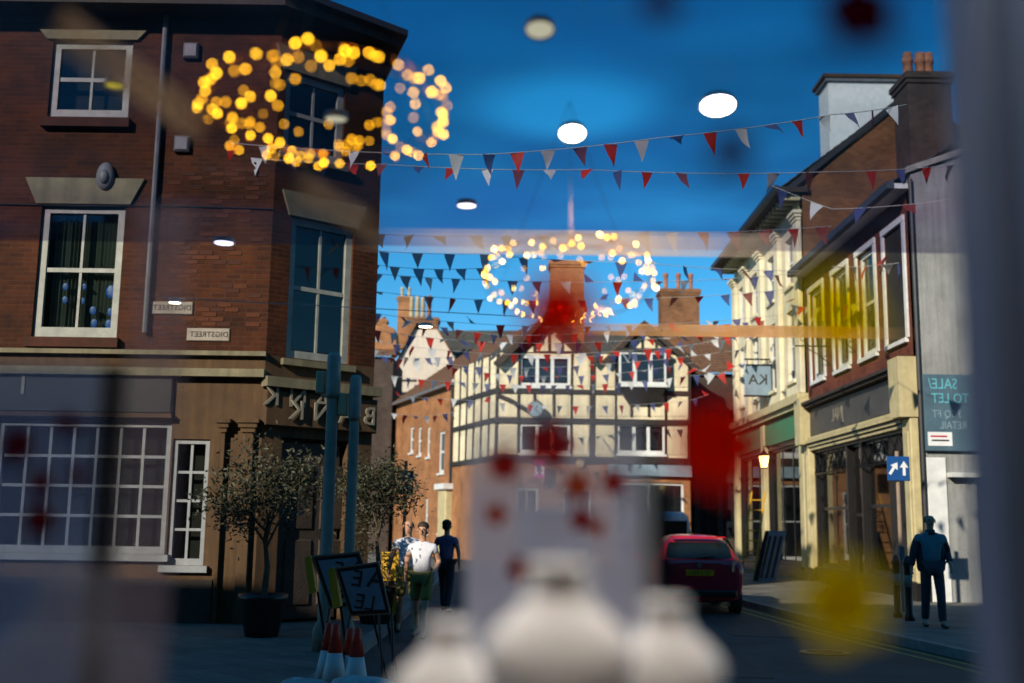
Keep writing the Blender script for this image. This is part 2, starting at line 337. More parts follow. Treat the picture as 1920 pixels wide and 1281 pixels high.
# ------------------------------------------------------------------ shared builders
def text_mesh(s, size, depth=0.012, mirror=True):
    cu = bpy.data.curves.new('lettering', 'FONT'); cu.body = s; cu.size = size; cu.extrude = depth/2
    cu.align_x = 'CENTER'; cu.align_y = 'CENTER'; cu.resolution_u = 2
    o = bpy.data.objects.new('lettering', cu); COL.objects.link(o)
    dg = bpy.context.evaluated_depsgraph_get(); me = bpy.data.meshes.new_from_object(o.evaluated_get(dg))
    bpy.data.objects.remove(o); bpy.data.curves.remove(cu)
    for v in me.vertices:
        x, y, z = v.co; v.co = ((-x if mirror else x), -z, y)
    if mirror: me.flip_normals()
    return me
def lettering(parent, s, size, x, y, z, m, depth=0.012, name='lettering', sx=1.0):
    me = text_mesh(s, size, depth); me.materials.clear(); me.materials.append(m)
    o = link(name, me, parent, (x, y, z)); o.scale.x = sx; return o
def wall(parent, wd, h, ops, m, thick=0.3, z0=0.0, x0=0.0, name='wall', back=None):
    """upright slab with real openings, front at y=0"""
    xs = sorted(set([x0, x0+wd]+[min(max(o[k], x0), x0+wd) for o in ops for k in (0, 2)]))
    zs = sorted(set([z0, z0+h]+[min(max(o[k], z0), z0+h) for o in ops for k in (1, 3)]))
    b = MB()
    for i in range(len(xs)-1):
        for j in range(len(zs)-1):
            cx = (xs[i]+xs[i+1])/2; cz = (zs[j]+zs[j+1])/2
            if any(o[0] < cx < o[2] and o[1] < cz < o[3] for o in ops): continue
            b.add([(xs[i],0,zs[j]),(xs[i+1],0,zs[j]),(xs[i+1],0,zs[j+1]),(xs[i],0,zs[j+1])], [(0,1,2,3)])
    for (a, c, d, e) in ops:
        b.add([(a,0,c),(d,0,c),(d,0,e),(a,0,e),(a,thick,c),(d,thick,c),(d,thick,e),(a,thick,e)], [(0,4,5,1),(1,5,6,2),(2,6,7,3),(3,7,4,0)])
    x1 = x0+wd; z1 = z0+h
    b.add([(x0,0,z0),(x0,0,z1),(x0,thick,z1),(x0,thick,z0)], [(0,1,2,3)]); b.add([(x1,0,z0),(x1,0,z1),(x1,thick,z1),(x1,thick,z0)], [(0,3,2,1)])
    b.add([(x0,0,z1),(x1,0,z1),(x1,thick,z1),(x0,thick,z1)], [(0,1,2,3)])
    me = bpy.data.meshes.new(name); me.from_pydata(b.v, [], b.f); me.materials.append(m)
    return link(name, me, parent)
_cache = {}
def boxmesh(name, sx, sy, sz, m):
    k = (name, round(sx, 3), round(sy, 3), round(sz, 3), m.name)
    if k not in _cache: _cache[k] = MB().box(-sx/2, sx/2, -sy/2, sy/2, -sz/2, sz/2).mesh(name, m)
    return _cache[k]
def sash(parent, x0, z0, x1, z1, cols, rows, fm, gm, recess=0.10, fw=0.07, bar=0.03, sill=None, backing=None, mid=None, name='window'):
    b = MB(); y0 = recess; y1 = recess+0.07
    b.box(x0, x0+fw, y0, y1, z0, z1); b.box(x1-fw, x1, y0, y1, z0, z1)
    b.box(x0+fw, x1-fw, y0, y1, z1-fw, z1); b.box(x0+fw, x1-fw, y0, y1, z0, z0+fw*1.4)
    wn = b.build(name, fm, parent)
    ix0, ix1, iz0, iz1 = x0+fw, x1-fw, z0+fw*1.4, z1-fw
    cw = (ix1-ix0)/cols; rh = (iz1-iz0)/rows
    for i in range(cols):
        for j in range(rows):
            me = boxmesh('pane', cw-bar, 0.008, rh-bar, gm)
            link('pane', me, wn, (ix0+cw*(i+.5), recess+0.045, iz0+rh*(j+.5)))
    for i in range(1, cols):
        link('glazing_bar', boxmesh('glazing_bar', bar, 0.04, iz1-iz0, fm), wn, (ix0+cw*i, recess+0.045, (iz0+iz1)/2))
    for j in range(1, rows):
        bh = bar*1.7 if mid == j else bar
        link('glazing_bar', boxmesh('glazing_bar', ix1-ix0, 0.05 if mid == j else 0.036, bh, fm), wn, ((ix0+ix1)/2, recess+0.045, iz0+rh*j))
    if sill: MB().box(x0-0.08, x1+0.08, -0.09, recess+0.02, z0-0.10, z0-0.002).build('sill', sill, wn)
    if backing: MB().box(x0-0.1, x1+0.1, recess+0.30, recess+0.32, z0-0.1, z1+0.1).build('backing', backing, wn)
    return wn
def roof_courses(p0, p1, p2, p3, n, m, parent, name='roof', lift=0.035):
    """sloping roof from eave p0-p1 to ridge p3-p2 laid as n overlapping courses"""
    b = MB(); p0, p1, p2, p3 = map(Vector, (p0, p1, p2, p3)); nn = (p1-p0).cross(p3-p0).normalized()
    if nn.z < 0: nn = -nn
    for k in range(n):
        a0, a1 = k/n, min(1, (k+1.12)/n)
        q = [p0.lerp(p3, a0), p1.lerp(p2, a0), p1.lerp(p2, a1), p0.lerp(p3, a1)]
        t = [q[0]+nn*lift, q[1]+nn*lift, q[2]+nn*0.004, q[3]+nn*0.004]
        b.add(q+t, [(4,5,6,7),(0,1,5,4),(1,2,6,5),(3,0,4,7)])
    me = bpy.data.meshes.new(name); me.from_pydata(b.v, [], b.f); me.materials.append(m)
    return link(name, me, parent)
def chimney(parent, cx, cy, z0, z1, wx, wy, m, pots=2, potm=None, poth=0.6, cap=None, name='chimney'):
    b = MB(); b.box(cx-wx/2, cx+wx/2, cy-wy/2, cy+wy/2, z0, z1-0.35)
    b.box(cx-wx/2-.05, cx+wx/2+.05, cy-wy/2-.05, cy+wy/2+.05, z1-0.35, z1-0.22); b.box(cx-wx/2-.1, cx+wx/2+.1, cy-wy/2-.1, cy+wy/2+.1, z1-0.22, z1-.06)
    b.box(cx-wx/2-.04, cx+wx/2+.04, cy-wy/2-.04, cy+wy/2+.04, z1-0.06, z1)
    c = b.build(name, cap or m, parent) if cap else b.build(name, m, parent)
    for i in range(pots):
        x = cx+(i-(pots-1)/2)*wx/max(pots, 1)
        MB().lathe([(.13,0),(.12,.08),(.10,.1),(.115,poth*.8),(.14,poth*.84),(.14,poth*.93),(.12,poth)], 12, (x, cy+random.uniform(-.03,.03), z1)).build('chimney_pot', potm or M['pot'], c, True)
    return c

# ================================================================== ground
g = MB(); g.add([(-150,-60,0),(150,-60,0),(150,260,0),(-150,260,0)], [(0,1,2,3)])
struct(g.build('road', M['asphalt']))
kr = [(6.6,-1.0),(6.35,8),(5.95,14),(5.35,19),(5.05,24),(5.0,30),(5.2,36),(6.0,43),(7.4,49)]
struct(MB().prismz(kr+[(30,49),(30,-1)][0:2] if False else kr+[(30,49),(30,-1.0)], -0.2, 0.12).build('right_pavement', M['paving']))
RP = bpy.data.objects['right_pavement']
def kerb_line(pts, parent, side):
    seg = 0.9; acc = []
    for a, b in zip(pts[:-1], pts[1:]):
        a = Vector((*a, 0)); b = Vector((*b, 0)); n = max(1, int((b-a).length/seg)); d = (b-a)/n
        for k in range(n):
            p = a+d*(k+.5); ln = d.length
            me = boxmesh('kerb_stone', round(ln-0.012, 2), 0.15, 0.30, M['kerb'])
            link('kerb_stone', me, parent, (p.x+side*0.06*0, p.y, -0.028+0.002*random.random()), math.atan2(d.y, d.x))
kerb_line(kr[1:], RP, 1)
kl = [(-1.9,-1.0),(-1.88,9),(-1.86,14),(-1.84,18),(-1.86,24),(-2.0,34),(-2.4,44),(-4.2,56)]
struct(MB().prismz([(-40,-1.0)]+kl+[(-40,56)], -0.2, 0.12).build('left_pavement', M['paving']))
kerb_line(kl[1:6], bpy.data.objects['left_pavement'], -1)
# painted yellow lines along the right kerb
for off, nm in ((0.28, 'yellow_line'), (0.55, 'yellow_line')):
    b = MB(); pts = [(x-off, y) for x, y in kr]
    for a, c in zip(pts[:-1], pts[1:]):
        b.add([(a[0]-.05,a[1],.004),(a[0]+.05,a[1],.004),(c[0]+.05,c[1],.004),(c[0]-.05,c[1],.004)], [(0,1,2,3)])
    struct(b.build(nm, M['yellow_line']))

M['patch'] = mat('tarmac_patch', (0.028, 0.028, 0.029), 0.7, 0.5, 3, 0.5, 90)
for poly in ([(1.2,13),(2.9,12.6),(3.1,16.5),(1.5,17)], [(3.4,17.5),(4.6,17.3),(4.7,20.2),(3.6,20.4)], [(-.6,19),(.5,19.2),(.3,24),(-.7,23.6)], [(2.2,26),(3.6,25.8),(3.7,31),(2.4,31)]):
    struct(MB().prismz(poly, .0005, .0045).build('road_patch', M['patch']))
for i, (x, y) in enumerate(((4.2, 15.3), (2.0, 20.5))):
    mh = tag(MB().lathe([(.33, .001), (.33, .011)], 24).build('manhole_cover', M['metal_dark'], None, False, (x, y, 0)), ('round iron manhole cover in the road near the yellow lines', 'round iron manhole cover in the road left of the red car')[i], 'manhole', 'manhole covers')
    for k in range(-2, 3): link('rib', boxmesh('rib', .5-.08*abs(k), .03, .004, M['metal_dark']), mh, (0, k*.1, .0135))

# ================================================================== unseen terrace behind the viewer, heights shaped to shade the near street
t = thing('shade_terrace', 'unseen brown brick terrace behind the viewer, its heights shaped to shade the near pavement', 'building', (0, -1.6, 0), math.pi)
ops = [(x+.5, z, x+1.7, z+1.9) for x in range(-30, 34, 4) if x != 12 for z in (5.2, 8.9)]
wall(t, 43.5, 14.4, [o for o in ops if o[2] < 13.5], M['brick_brown'], 0.3, 0, -30); wall(t, 20.499, 11.3, [o for o in ops if o[0] > 13.6], M['brick_brown'], 0.3, 0, 13.501)
for o in ops[::2]+ops[1::2]: link('window', boxmesh('window', 1.2, 0.05, 1.9, M['window_glass']), t, (o[0]+.6, .2, o[1]+.95))
MB().box(-30, 13.5, .31, 5, 0, 14.2).build('building_core', M['room'], t); MB().box(13.502, 34, .31, 5, 0, 11.1).build('building_core', M['room'], t)
MB().prism([(34.01, 0), (60, 0), (60, 11.3), (34.01, 11.3)], 0.02, 8.9).build('end_block', M['brick_brown'], t)

# ================================================================== the bank on the left corner
BY = 17.0
def bx(px, py): p = P(px, py, BY); return p.x, p.z
C1 = P(482, 990, BY).x
C2 = Vector((-2.26, 18.25, 0))
bank = thing('bank_building', 'dark red brick bank with white sash windows on the left street corner', 'building', (C1, BY, 0))
WL = 7.5                                     # length of the long face to the left
def L_(px, py): x, z = bx(px, py); return x-C1, z
HT = P(697, 96, 18.2).z
a = L_(88, 222); b_ = L_(250, 78); c = L_(58, 632); d = L_(236, 386); e = L_(20, 1036); f = L_(323, 792); h = L_(327, 1060); k = L_(394, 824)
ops = [(a[0], a[1], b_[0], b_[1]), (c[0], c[1], d[0], d[1]), (e[0]-.35, e[1], f[0], f[1]), (f[0]+.03, h[1], k[0], k[1])]
GZ = L_(300, 662)[1]
wb = wall(bank, WL, HT-GZ, ops[:2], M['bank_brick'], 0.3, GZ, -WL)
wall(bank, WL, GZ-0.002, ops[2:], M['stone'], 0.3, 0, -WL, 'stone_ground_storey')
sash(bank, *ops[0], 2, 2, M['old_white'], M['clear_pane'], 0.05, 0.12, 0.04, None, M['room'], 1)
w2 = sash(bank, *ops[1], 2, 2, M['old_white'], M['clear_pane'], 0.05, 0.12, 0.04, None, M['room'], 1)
n = 17
for i in range(n):
    x = ops[1][0]+.16+(ops[1][2]-ops[1][0]-.3)*(i+.5)/n
    o = link('blind_slat', boxmesh('blind_slat', 0.062, 0.004, ops[1][3]-ops[1][1]-.2, M['blind']), w2, (x, 0.24, (ops[1][1]+ops[1][3])/2)); o.rotation_euler.z = R(52+random.uniform(-6, 6))
for px, py, s in ((118,535,.07),(153,535,.06),(205,545,.13),(117,560,.07),(150,562,.06),(170,580,.08),(203,583,.08),(172,604,.08),(200,606,.09)):
    x, z = L_(px, py); MB().sphere((x, .105, z), s*.75, 8, 5, 1, .08, 1.2).build('blue_ornament', M['blue_plastic'], w2, True)
for (x0, z0, x1, z1), hh, fl in ((ops[0], .17, .14), (ops[1], .43, .20)):
    MB().prism([(x0-.08, z1+.01), (x1+.08, z1+.01), (x1+.08+fl, z1+hh), (x0-.08-fl, z1+hh)], -0.05, 0.02).build('lintel', M['stone_pale'], bank)
    MB().box(x0-.06, x1+.06, -.12, .06, z0-.16, z0-.01).build('window_sill', M['brick_proud2'], bank)
x, z = L_(200, 333)
MB().sphere((x, -.06, z), .17, 14, 8, .85, .5, 1.35).sphere((x, -.13, z-.02), .10, 12, 6, .8, .5, 1.2).build('carved_boss', M['lead'], bank, True)
# string courses and shop front joinery
for py, hh, out, m in ((658, .07, .10, 'stone_pale'), (692, .12, .16, 'stone_pale')):
    z = L_(300, py)[1]; MB().box(-WL, .02, -out, -.001, z-hh, z).build('string_course', M[m], bank)
x0, z0 = L_(0, 772); x1, z1 = L_(328, 702)
MB().cbox(x0-1, x1, -.08, -.003, z0, z1, .02).build('fascia_board', M['black_paint'], bank)
MB().box(x0-1, x1+.02, -.14, -.002, z0-.07, z0-.004).build('fascia_moulding', M['stone'], bank)
lettering(bank, 'T', 0.5, L_(48, 722)[0], -.09, L_(48, 722)[1], M['text_pale'])
sash(bank, *ops[2], 7, 4, M['shop_white'], M['clear_pane'], 0.04, 0.08, 0.045, M['shop_white'], M['room'])
sash(bank, *ops[3], 2, 4, M['shop_white'], M['clear_pane'], 0.04, 0.07, 0.04, M['shop_white'], M['room'])
for px0, px1 in ((400, 425), (440, 478)):
    xa, za = L_(px0, 1150); xb, zb = L_(px1, 812)
    MB().box(xa, xb, -.10, -.002, 0.12, zb).build('pilaster', M['stone'], bank)
    for q in range(3): MB().box(xa-.03-.03*q, xb+.03+.03*q, -.13-.03*q, -.002, zb+.002+.07*q, zb+.06+.07*q).build('pilaster_capital', M['stone'], bank)
MB().box(-WL, -.62, -.05, -.002, 0.12, 0.75).build('plinth', M['timber_brown'], bank)
x = L_(276, 600)[0]
MB().tube([(x, -.07, GZ+.3), (x, -.07, HT)], .045, 8).build('downpipe', M['lead'], bank)
MB().tube([(-WL, -.02, GZ+2.35), (-3.0, -.02, GZ+2.31), (-1.5, -.02, GZ+2.33), (0, -.02, GZ+2.30)], .012, 5).build('cable', M['gutter'], bank)
for px, py in ((360, 98), (343, 272)):
    xx, zz = L_(px, py); MB().cbox(xx-.12, xx+.12, -.10, -.002, zz-.13, zz+.13, .03).build('alarm_box', M['lead'], bank)
# two street name plates, back to front as the photograph shows them
for px, py in ((322, 578), (391, 628)):
    x, z = L_(px, py); pl = MB().cbox(x-.33, x+.33, -.03, -.002, z-.10, z+.10, .012).build('name_plate', M['plate'], bank)
    lettering(pl, 'DIG', 0.118, x+.21, -.033, z, M['text_dark'], 0.006); lettering(pl, 'STREET', 0.118, x-.09, -.033, z, M['text_dark'], 0.006)
# bricks that stand a little proud, so that the courses catch the light
x0, z0 = L_(262, 650); x1, z1 = L_(480, 300); cnt = 0
bm_ = [MB().box(-.107, .107, -.006, .004, -.032, .032).mesh('brick', m) for m in (M['brick_proud'], M['brick_proud2'])]
for j in range(int(z0/.075)+1, int(z1/.075)):
    for i in range(int(x0/.225)-1, 0):
        xx = (i+.5)*.225+(.1125 if j % 2 else 0); zz = (j+.5)*.075
        if xx < x0 or xx > -.14 or random.random() > .30 or cnt >= 290: continue
        if any(abs(xx-L_(*q)[0]) < .46 and abs(zz-L_(*q)[1]) < .16 for q in ((322,578),(391,628))): continue
        if any(o[0]-.35 < xx < o[2]+.35 and o[1]-.3 < zz < o[3]+.5 for o in ops[:2]): continue
        link('brick', bm_[random.random() < .45], wb, (xx, -.001-.004*random.random(), zz)); cnt += 1
# canted corner face
dv = Vector((C2.x-C1, C2.y-BY, 0)); CW = dv.length; ca = math.atan2(dv.y, dv.x); nrm = Vector((math.sin(ca), -math.cos(ca), 0))
corner = link('corner_face', None, bank, (0, 0, 0), ca)
def C_(px, py):
    p = onplane(px, py, (C1, BY, 0), nrm)-Vector((C1, BY, 0)); return p.dot(dv.normalized()), p.z
a = C_(530, 285); b_ = C_(648, 165); c = C_(536, 655); d = C_(664, 430)
co = [(a[0], a[1], b_[0], b_[1]), (c[0], c[1]-.15, d[0], d[1])]
GC = GZ
wc = wall(corner, CW, HT-GC, co, M['bank_brick'], 0.3, GC, 0)
dz = C_(600, 880)[1]
wall(corner, CW, GC-.002, [(.35, .12, CW-.45, 2.9)], M['stone'], .3, 0, 0, 'stone_ground_storey')
for o in co:
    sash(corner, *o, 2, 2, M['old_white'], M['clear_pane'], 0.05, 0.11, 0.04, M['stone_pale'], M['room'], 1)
    MB().prism([(o[0]-.06, o[3]+.01), (o[2]+.06, o[3]+.01), (o[2]+.2, o[3]+.40), (o[0]-.2, o[3]+.40)], -.05, .02).build('lintel', M['stone_pale'], corner)
dr = MB().cbox(.40, CW-.50, .12, .18, .14, 2.85, .02).build('door', M['timber_brown'], corner)
for i in (0, 1):
    for zz in (.35, 1.5): MB().cbox(.52+i*.6, 1.0+i*.6, .10, .12, zz, zz+1.0, .02).build('door_panel', M['timber_brown'], dr)
MB().cbox(-.02, CW+.02, -.12, -.002, 3.05, GC-.55, .02).build('fascia_board', M['stone'], corner)
MB().box(-.05, CW+.05, -.2, -.002, GC-.5, GC-.35).build('string_course', M['stone_pale'], corner)
for i in range(2):
    q = [(500, 745), (545, 772)][i]; x, z = C_(*q)
    for j, ch in enumerate('KNAB'):
        xx = x+.02+.44*j
        if xx > CW-.05: break
        lettering(corner, ch, 0.42, xx, -.13-.03*i, z, M['text_pale'], 0.03, 'letter')
MB().prismz([(C1-C1, BY+.32-BY), (-WL, .32), (-WL, 9.5), (-1.6, 9.5), (C2.x-C1-.2, C2.y-BY+.42)][::-1], 0.01, HT-.02).build('building_core', M['room'], bank)
MB().prismz([(C2.x-C1, C2.y-BY+.0), (-1.3, 9.8), (-1.7, 9.8), (C2.x-C1-.35, C2.y-BY+.28)], 0, HT).build('side_wall', M['bank_brick'], bank)
# eaves, gutter and hipped roof
ev = [(-WL, -.5), (.14, -.5), (C2.x-C1+.30, C2.y-BY-.22), (-1.0, 10.2), (-WL, 10.2)]
MB().prismz(ev, HT, HT+.16).build('eaves_soffit', M['timber_brown'], bank)
MB().prismz([(x+(.12 if x > -WL else 0), y-(.1 if y < 5 else -.1)) for x, y in ev], HT+.162, HT+.27).build('gutter', M['gutter'], bank)
tp = [(-WL, 4.6), (-3.6, 4.6), (-3.4, 4.8), (-3.6, 5.2), (-WL, 5.2)]
b = MB(); b.loft([[(x, y, HT+.272) for x, y in ev], [(x, y, HT+4.2) for x, y in tp]])
b.build('roof', M['slate'], bank)

# ================================================================== half-timbered house closing the street
TY = 50.0
th = thing('half_timbered_house', 'cream and black half-timbered house with two gables facing down the street', 'building', P(930, 990, TY)*1.0 - Vector((0,0,P(930,990,TY).z)))
TX0 = th.location.x
def T_(px, py, Y=TY): p = P(px, py, Y); return p.x-TX0, p.z
x1 = T_(1293, 800)[0]; z_g = T_(1110, 866)[1]; z_e = T_(1110, 664)[1]
# ground floor (brick and grey shopfront) and plaster upper wall
gops = [(T_(978,1)[0], .1, T_(1018,1)[0], T_(1000,915)[1]), (T_(1060,1)[0], .4, T_(1110,1)[0], T_(1085,915)[1]), (T_(1150,1)[0], .3, T_(1272,1)[0], T_(1200,905)[1])]
wall(th, x1, z_g, gops, M['brick_orange'], .3, 0, 0, 'brick_ground_storey')
for o in gops: sash(th, *o, 2, 2, M['white_paint'], M['window_glass'], .08, .10, .05, M['white_paint'], None)
MB().box(T_(1140,1)[0], x1+.05, -.25, -.003, T_(1200,893)[1], T_(1200,872)[1]).build('shop_fascia', M['sign_grey'], th)
wops = []
W = {}
for nm, (pa, pb) in {'left_top': ((974,724),(1069,668)), 'right_top': ((1158,724),(1245,664)), 'left_low': ((974,850),(1068,796)), 'right_low': ((1157,851),(1247,796))}.items():
    p, q = T_(*pa), T_(*pb); W[nm] = (p[0], p[1], q[0], q[1]); wops.append(W[nm])
wall(th, x1, z_e-z_g-.004, wops, M['cream'], .3, z_g+.004, 0, 'plaster_backing')
def panel(x0, z0, x1_, z1, name='plaster_panel', parent=th, y=0.0):
    MB().cbox(x0, x1_, y-.035, y-.002, z0, z1, .012).build(name, M['cream'], parent)
def rowpanels(cols, pz0, pz1, xs_ref=800):
    for a_, b2 in cols:
        xa, za = T_(a_, pz0); xb, zb = T_(b2, pz1)
        panel(xa, za, xb, zb)
rowpanels(((932,971),(1073,1104),(1118,1152),(1249,1290)), 853, 797)
rowpanels(((934,970),(976,1000),(1006,1036),(1042,1066),(1072,1104),(1118,1150),(1157,1180),(1188,1214),(1220,1246),(1252,1290)), 781, 740)
rowpanels(((934,972),(1073,1104),(1118,1154),(1250,1290)), 726, 670)
# timbers proud of the panels, each its own piece
def timber(xa, za, xb, zb, wdt=.22, y=-.07, parent=th, nm='timber_beam'):
    d_ = Vector((xb-xa, 0, zb-za)); ln = d_.length; an = math.atan2(d_.z, d_.x)
    o = link(nm, MB().cbox(-ln/2, ln/2, y, -.001, -wdt/2, wdt/2, .015).mesh(nm, M['timber']), parent, ((xa+xb)/2, 0, (za+zb)/2)); o.rotation_euler = (0, -an, 0)
for py, wd in ((733,.22),(788,.26),(860,.30)):
    xa, za = T_(930, py); xb, zb = T_(1293, py+4); timber(0, za, x1, zb-.04, wd, -.10)
for px, wd in ((931,.14),(1110,.24),(1292,.14),(972,.10),(1071,.11),(1154,.10),(1248,.10)):
    xa, _ = T_(px, 760); timber(xa, z_g, xa+.03, z_e, wd, -.075)
for px in (1003, 1039, 1184, 1217):
    xa, za = T_(px, 782); xb, zb = T_(px, 738); timber(xa, za, xb, zb, .11)
# dark curved brace across the middle storey
for i in range(5):
    q = [(934,742),(958,752),(985,768),(1010,785),(1040,806),(1062,830)]
    xa, za = T_(*q[i]); xb, zb = T_(*q[i+1]); timber(xa, za, xb, zb, .20, -.115, nm='timber_brace')
# windows
for nm in ('left_low', 'right_low', 'left_top'):
    sash(th, *W[nm], 3, 1, M['white_paint'], M['window_glass'], .02, .11, .15, M['white_paint'], None)
x0, z0, x2, z2 = W['right_top']
ob = MB(); ob.box(x0-.05, x2+.05, -.75, -.01, z2-.02, z2+.14); ob.loft([[(x0,-.65,z0-.1),(x2,-.65,z0-.1),(x2,-.002,z0-.1),(x0,-.002,z0-.1)],[(x0+.5,-.2,z0-.85),(x2-.3,-.2,z0-.85),(x2-.3,-.002,z0-.85),(x0+.5,-.002,z0-.85)]][::-1])
ori = ob.build('oriel_window', M['timber'], th)
o3 = link('oriel_front', None, th, (0, -.67, 0)); 
bpy.data.objects.remove(o3)
for i in range(3):
    w_ = (x2-x0)/3
    fr = MB(); xa = x0+i*w_; fr.box(xa, xa+.09, -.68, -.6, z0, z2-.02); fr.box(xa+w_-.09, xa+w_, -.68, -.6, z0, z2-.02); fr.box(xa+.09, xa+w_-.09, -.68, -.6, z2-.12, z2-.02); fr.box(xa+.09, xa+w_-.09, -.68, -.6, z0, z0+.12)
    fr.build('casement', M['white_paint'], ori)
    link('pane', boxmesh('pane', w_-.18, .01, z2-z0-.24, M['window_glass']), ori, (xa+w_/2, -.64, (z0+z2)/2))
MB().box(x0, x2, -.6, -.01, z0-.1, z2-.03).build('oriel_box', M['timber'], ori)
MB().box(x0-.06, x2+.06, -.72, -.02, z0-.11, z0-.003).build('sill', M['white_paint'], ori)
# gables: plaster triangle, bargeboards, tiled roof running back
def gable(ax, az, lx, lz, rx, rz_, depth, m, parent=th, y0=0.0, fill=True, over=.45):
    if fill:
        zb = min(z_e, lz, rz_)
        MB().prism([(lx+.05, z_e+.002), (rx-.05, z_e+.002), (ax, az-.30)], y0+.0, y0+.28).build('gable_wall', M['timber'], parent)
    for (ex, ez) in ((lx, lz), (rx, rz_)):
        s = 1 if ex > ax else -1
        d_ = Vector((ex-ax, 0, ez-az)); e2 = Vector((ax, 0, az))+d_*1.12
        if s > 0: roof_courses((e2.x, y0-over, e2.z), (e2.x, y0+depth, e2.z), (ax, y0+depth, az), (ax, y0-over, az), 14, m, parent)
        else: roof_courses((e2.x, y0+depth, e2.z), (e2.x, y0-over, e2.z), (ax, y0-over, az), (ax, y0+depth, az), 14, m, parent)
        n_ = Vector((-d_.z, 0, d_.x)).normalized()*(.28 if s < 0 else -.28)
        if n_.z > 0: n_ = -n_
        q = [(ax, az), (e2.x, e2.z), (e2.x+n_.x, e2.z+n_.z), (ax+n_.x*0, az+n_.z*1.15)]
        MB().prism(q if s < 0 else q[::-1], y0-over-.03, y0-over+.05).build('bargeboard', M['timber_brown'], parent)
A1 = T_(1031, 586); B1 = T_(938, 672); D1 = T_(1112, 668)
gable(A1[0], A1[1], B1[0], B1[1], D1[0], D1[1], 9, M['tile_brown'])
A2 = T_(1206, 604); B2 = T_(1136, 672); D2 = T_(1300, 684)
gable(A2[0], A2[1], B2[0], B2[1], D2[0], D2[1], 9, M['tile_orange'])
for tri in (((1006,658),(1028,658),(1028,628)), ((1034,658),(1034,628),(1042,622),(1052,640),(1052,658)), ((1058,658),(1058,643),(1072,658)), ((986,660),(1000,660),(1000,648)),
            ((1180,658),(1180,645),(1202,628),(1202,658)), ((1208,658),(1208,626),(1228,644),(1228,658)), ((1234,660),(1234,648),(1250,660))):
    MB().prism([T_(*q) for q in tri], -.04, -.002).build('plaster_panel', M['cream'], th)
# left flank, running back
fl = link('flank', None, th, (0, 0, 0), math.atan2(-.935, .355)); FD = Vector((-.355, .935, 0)); FN = Vector((-.935, -.355, 0))
FO = Vector((TX0, TY, 0))
def F_(px, py): p = onplane(px, py, FO, FN)-FO; return -p.dot(FD), p.z
fx = F_(851, 800)[0]
wall(fl, -fx, z_e-z_g, [], M['cream'], .3, z_g, fx, 'plaster_backing')
wall(fl, -fx, z_g-.002, [], M['brick_orange'], .3, 0, fx, 'brick_ground_storey')
nst = 6
for i in range(nst):
    xa = fx+(-fx)*i/nst+.09; xb = fx+(-fx)*(i+1)/nst-.09
    for (za, zb) in ((T_(1,853)[1]+.2, T_(1,797)[1]+.15), (T_(1,781)[1]+.2, T_(1,742)[1]+.15), (T_(1,727)[1]+.2, z_e-.15)):
        MB().cbox(xa, xb, -.035, -.002, za, zb, .01).build('plaster_panel', M['cream'], fl)
    MB().cbox(xb+.04, xb+.14, -.08, -.002, z_g, z_e, .01).build('timber_post', M['timber'], fl)
for za_ in (T_(1112,734)[1], T_(1112,789)[1], T_(1112,861)[1]): MB().cbox(fx, -.12, -.09, -.002, za_-.11, za_+.11, .012).build('timber_beam', M['timber'], fl)
MB().box(0.32, x1-.02, .31, 9, 0.01, z_e-.02).build('building_core', M['room'], th)
# clock hanging on the front, pink and gold signs
ck = MB(); x, z = T_(1003, 770); 
ck.tube([(x, -.62, z), (x, -.40, z)], .36, 24)
ckb = ck.build('hanging_clock', M['lead'], th)
MB().tube([(x, -.645, z), (x, -.622, z)], .31, 24).build('clock_face', M['sign_grey'], ckb)
for an, ln in ((.5, .2), (2.4, .26)): MB().tube([(x, -.655, z), (x+math.sin(an)*ln, -.655, z+math.cos(an)*ln)], .014, 4).build('clock_hand', M['black_paint'], ckb)
MB().tube([(x, -.5, z+.34), (x, -.5, z+.55), (x, 0, z+.55)], .03, 6).build('bracket', M['metal_dark'], ckb)
x, z = T_(1011, 881); sg = MB().cbox(x-.24, x+.24, -.75, -.68, z-.42, z+.42, .02).build('hanging_sign', M['sign_pink'], th)
MB().box(x-.2, x+.2, -.757, -.752, z-.05, z+.13).build('sign_band', M['text_white'], sg)
MB().box(x-.2, x+.2, -.757, -.752, z-.22, z-.12).build('sign_band', M['text_white'], sg)
MB().tube([(x, -.71, z+.42), (x, -.71, z+.52), (x, 0, z+.52)], .02, 6).build('bracket', M['metal_dark'], sg)
x, z = T_(1087, 870); em = MB().tube([(x, -.16, z), (x, -.10, z)], .18, 18).build('round_emblem', M['yellow_plastic'], th)
MB().tube([(x, -.18, z), (x, -.161, z)], .10, 14).build('emblem_centre', M['sign_grey'], em)
# flagpole slanting from the first floor
xa, za = T_(1126, 828); xb, zb = T_(1160, 866); MB().tube([(xa, -.9, za+.1), (xb, -.02, zb)], .035, 6).build('flagpole', M['white_paint'], th)
# chimney behind the left gable
p = P(1062, 560, 55.0); wch = (1094-1031)/FPX*55
chimney(th, p.x-TX0, 5.0, z_e+.5, P(1062, 494, 55).z, wch, 1.2, M['brick_orange'], 0)
p = P(1272, 560, 58.0); chimney(th, p.x-TX0, 8.0, z_e, P(1272, 546, 58).z, (1308-1236)/FPX*58, 1.3, M['brick_brown'], 3, M['pot'], .95)

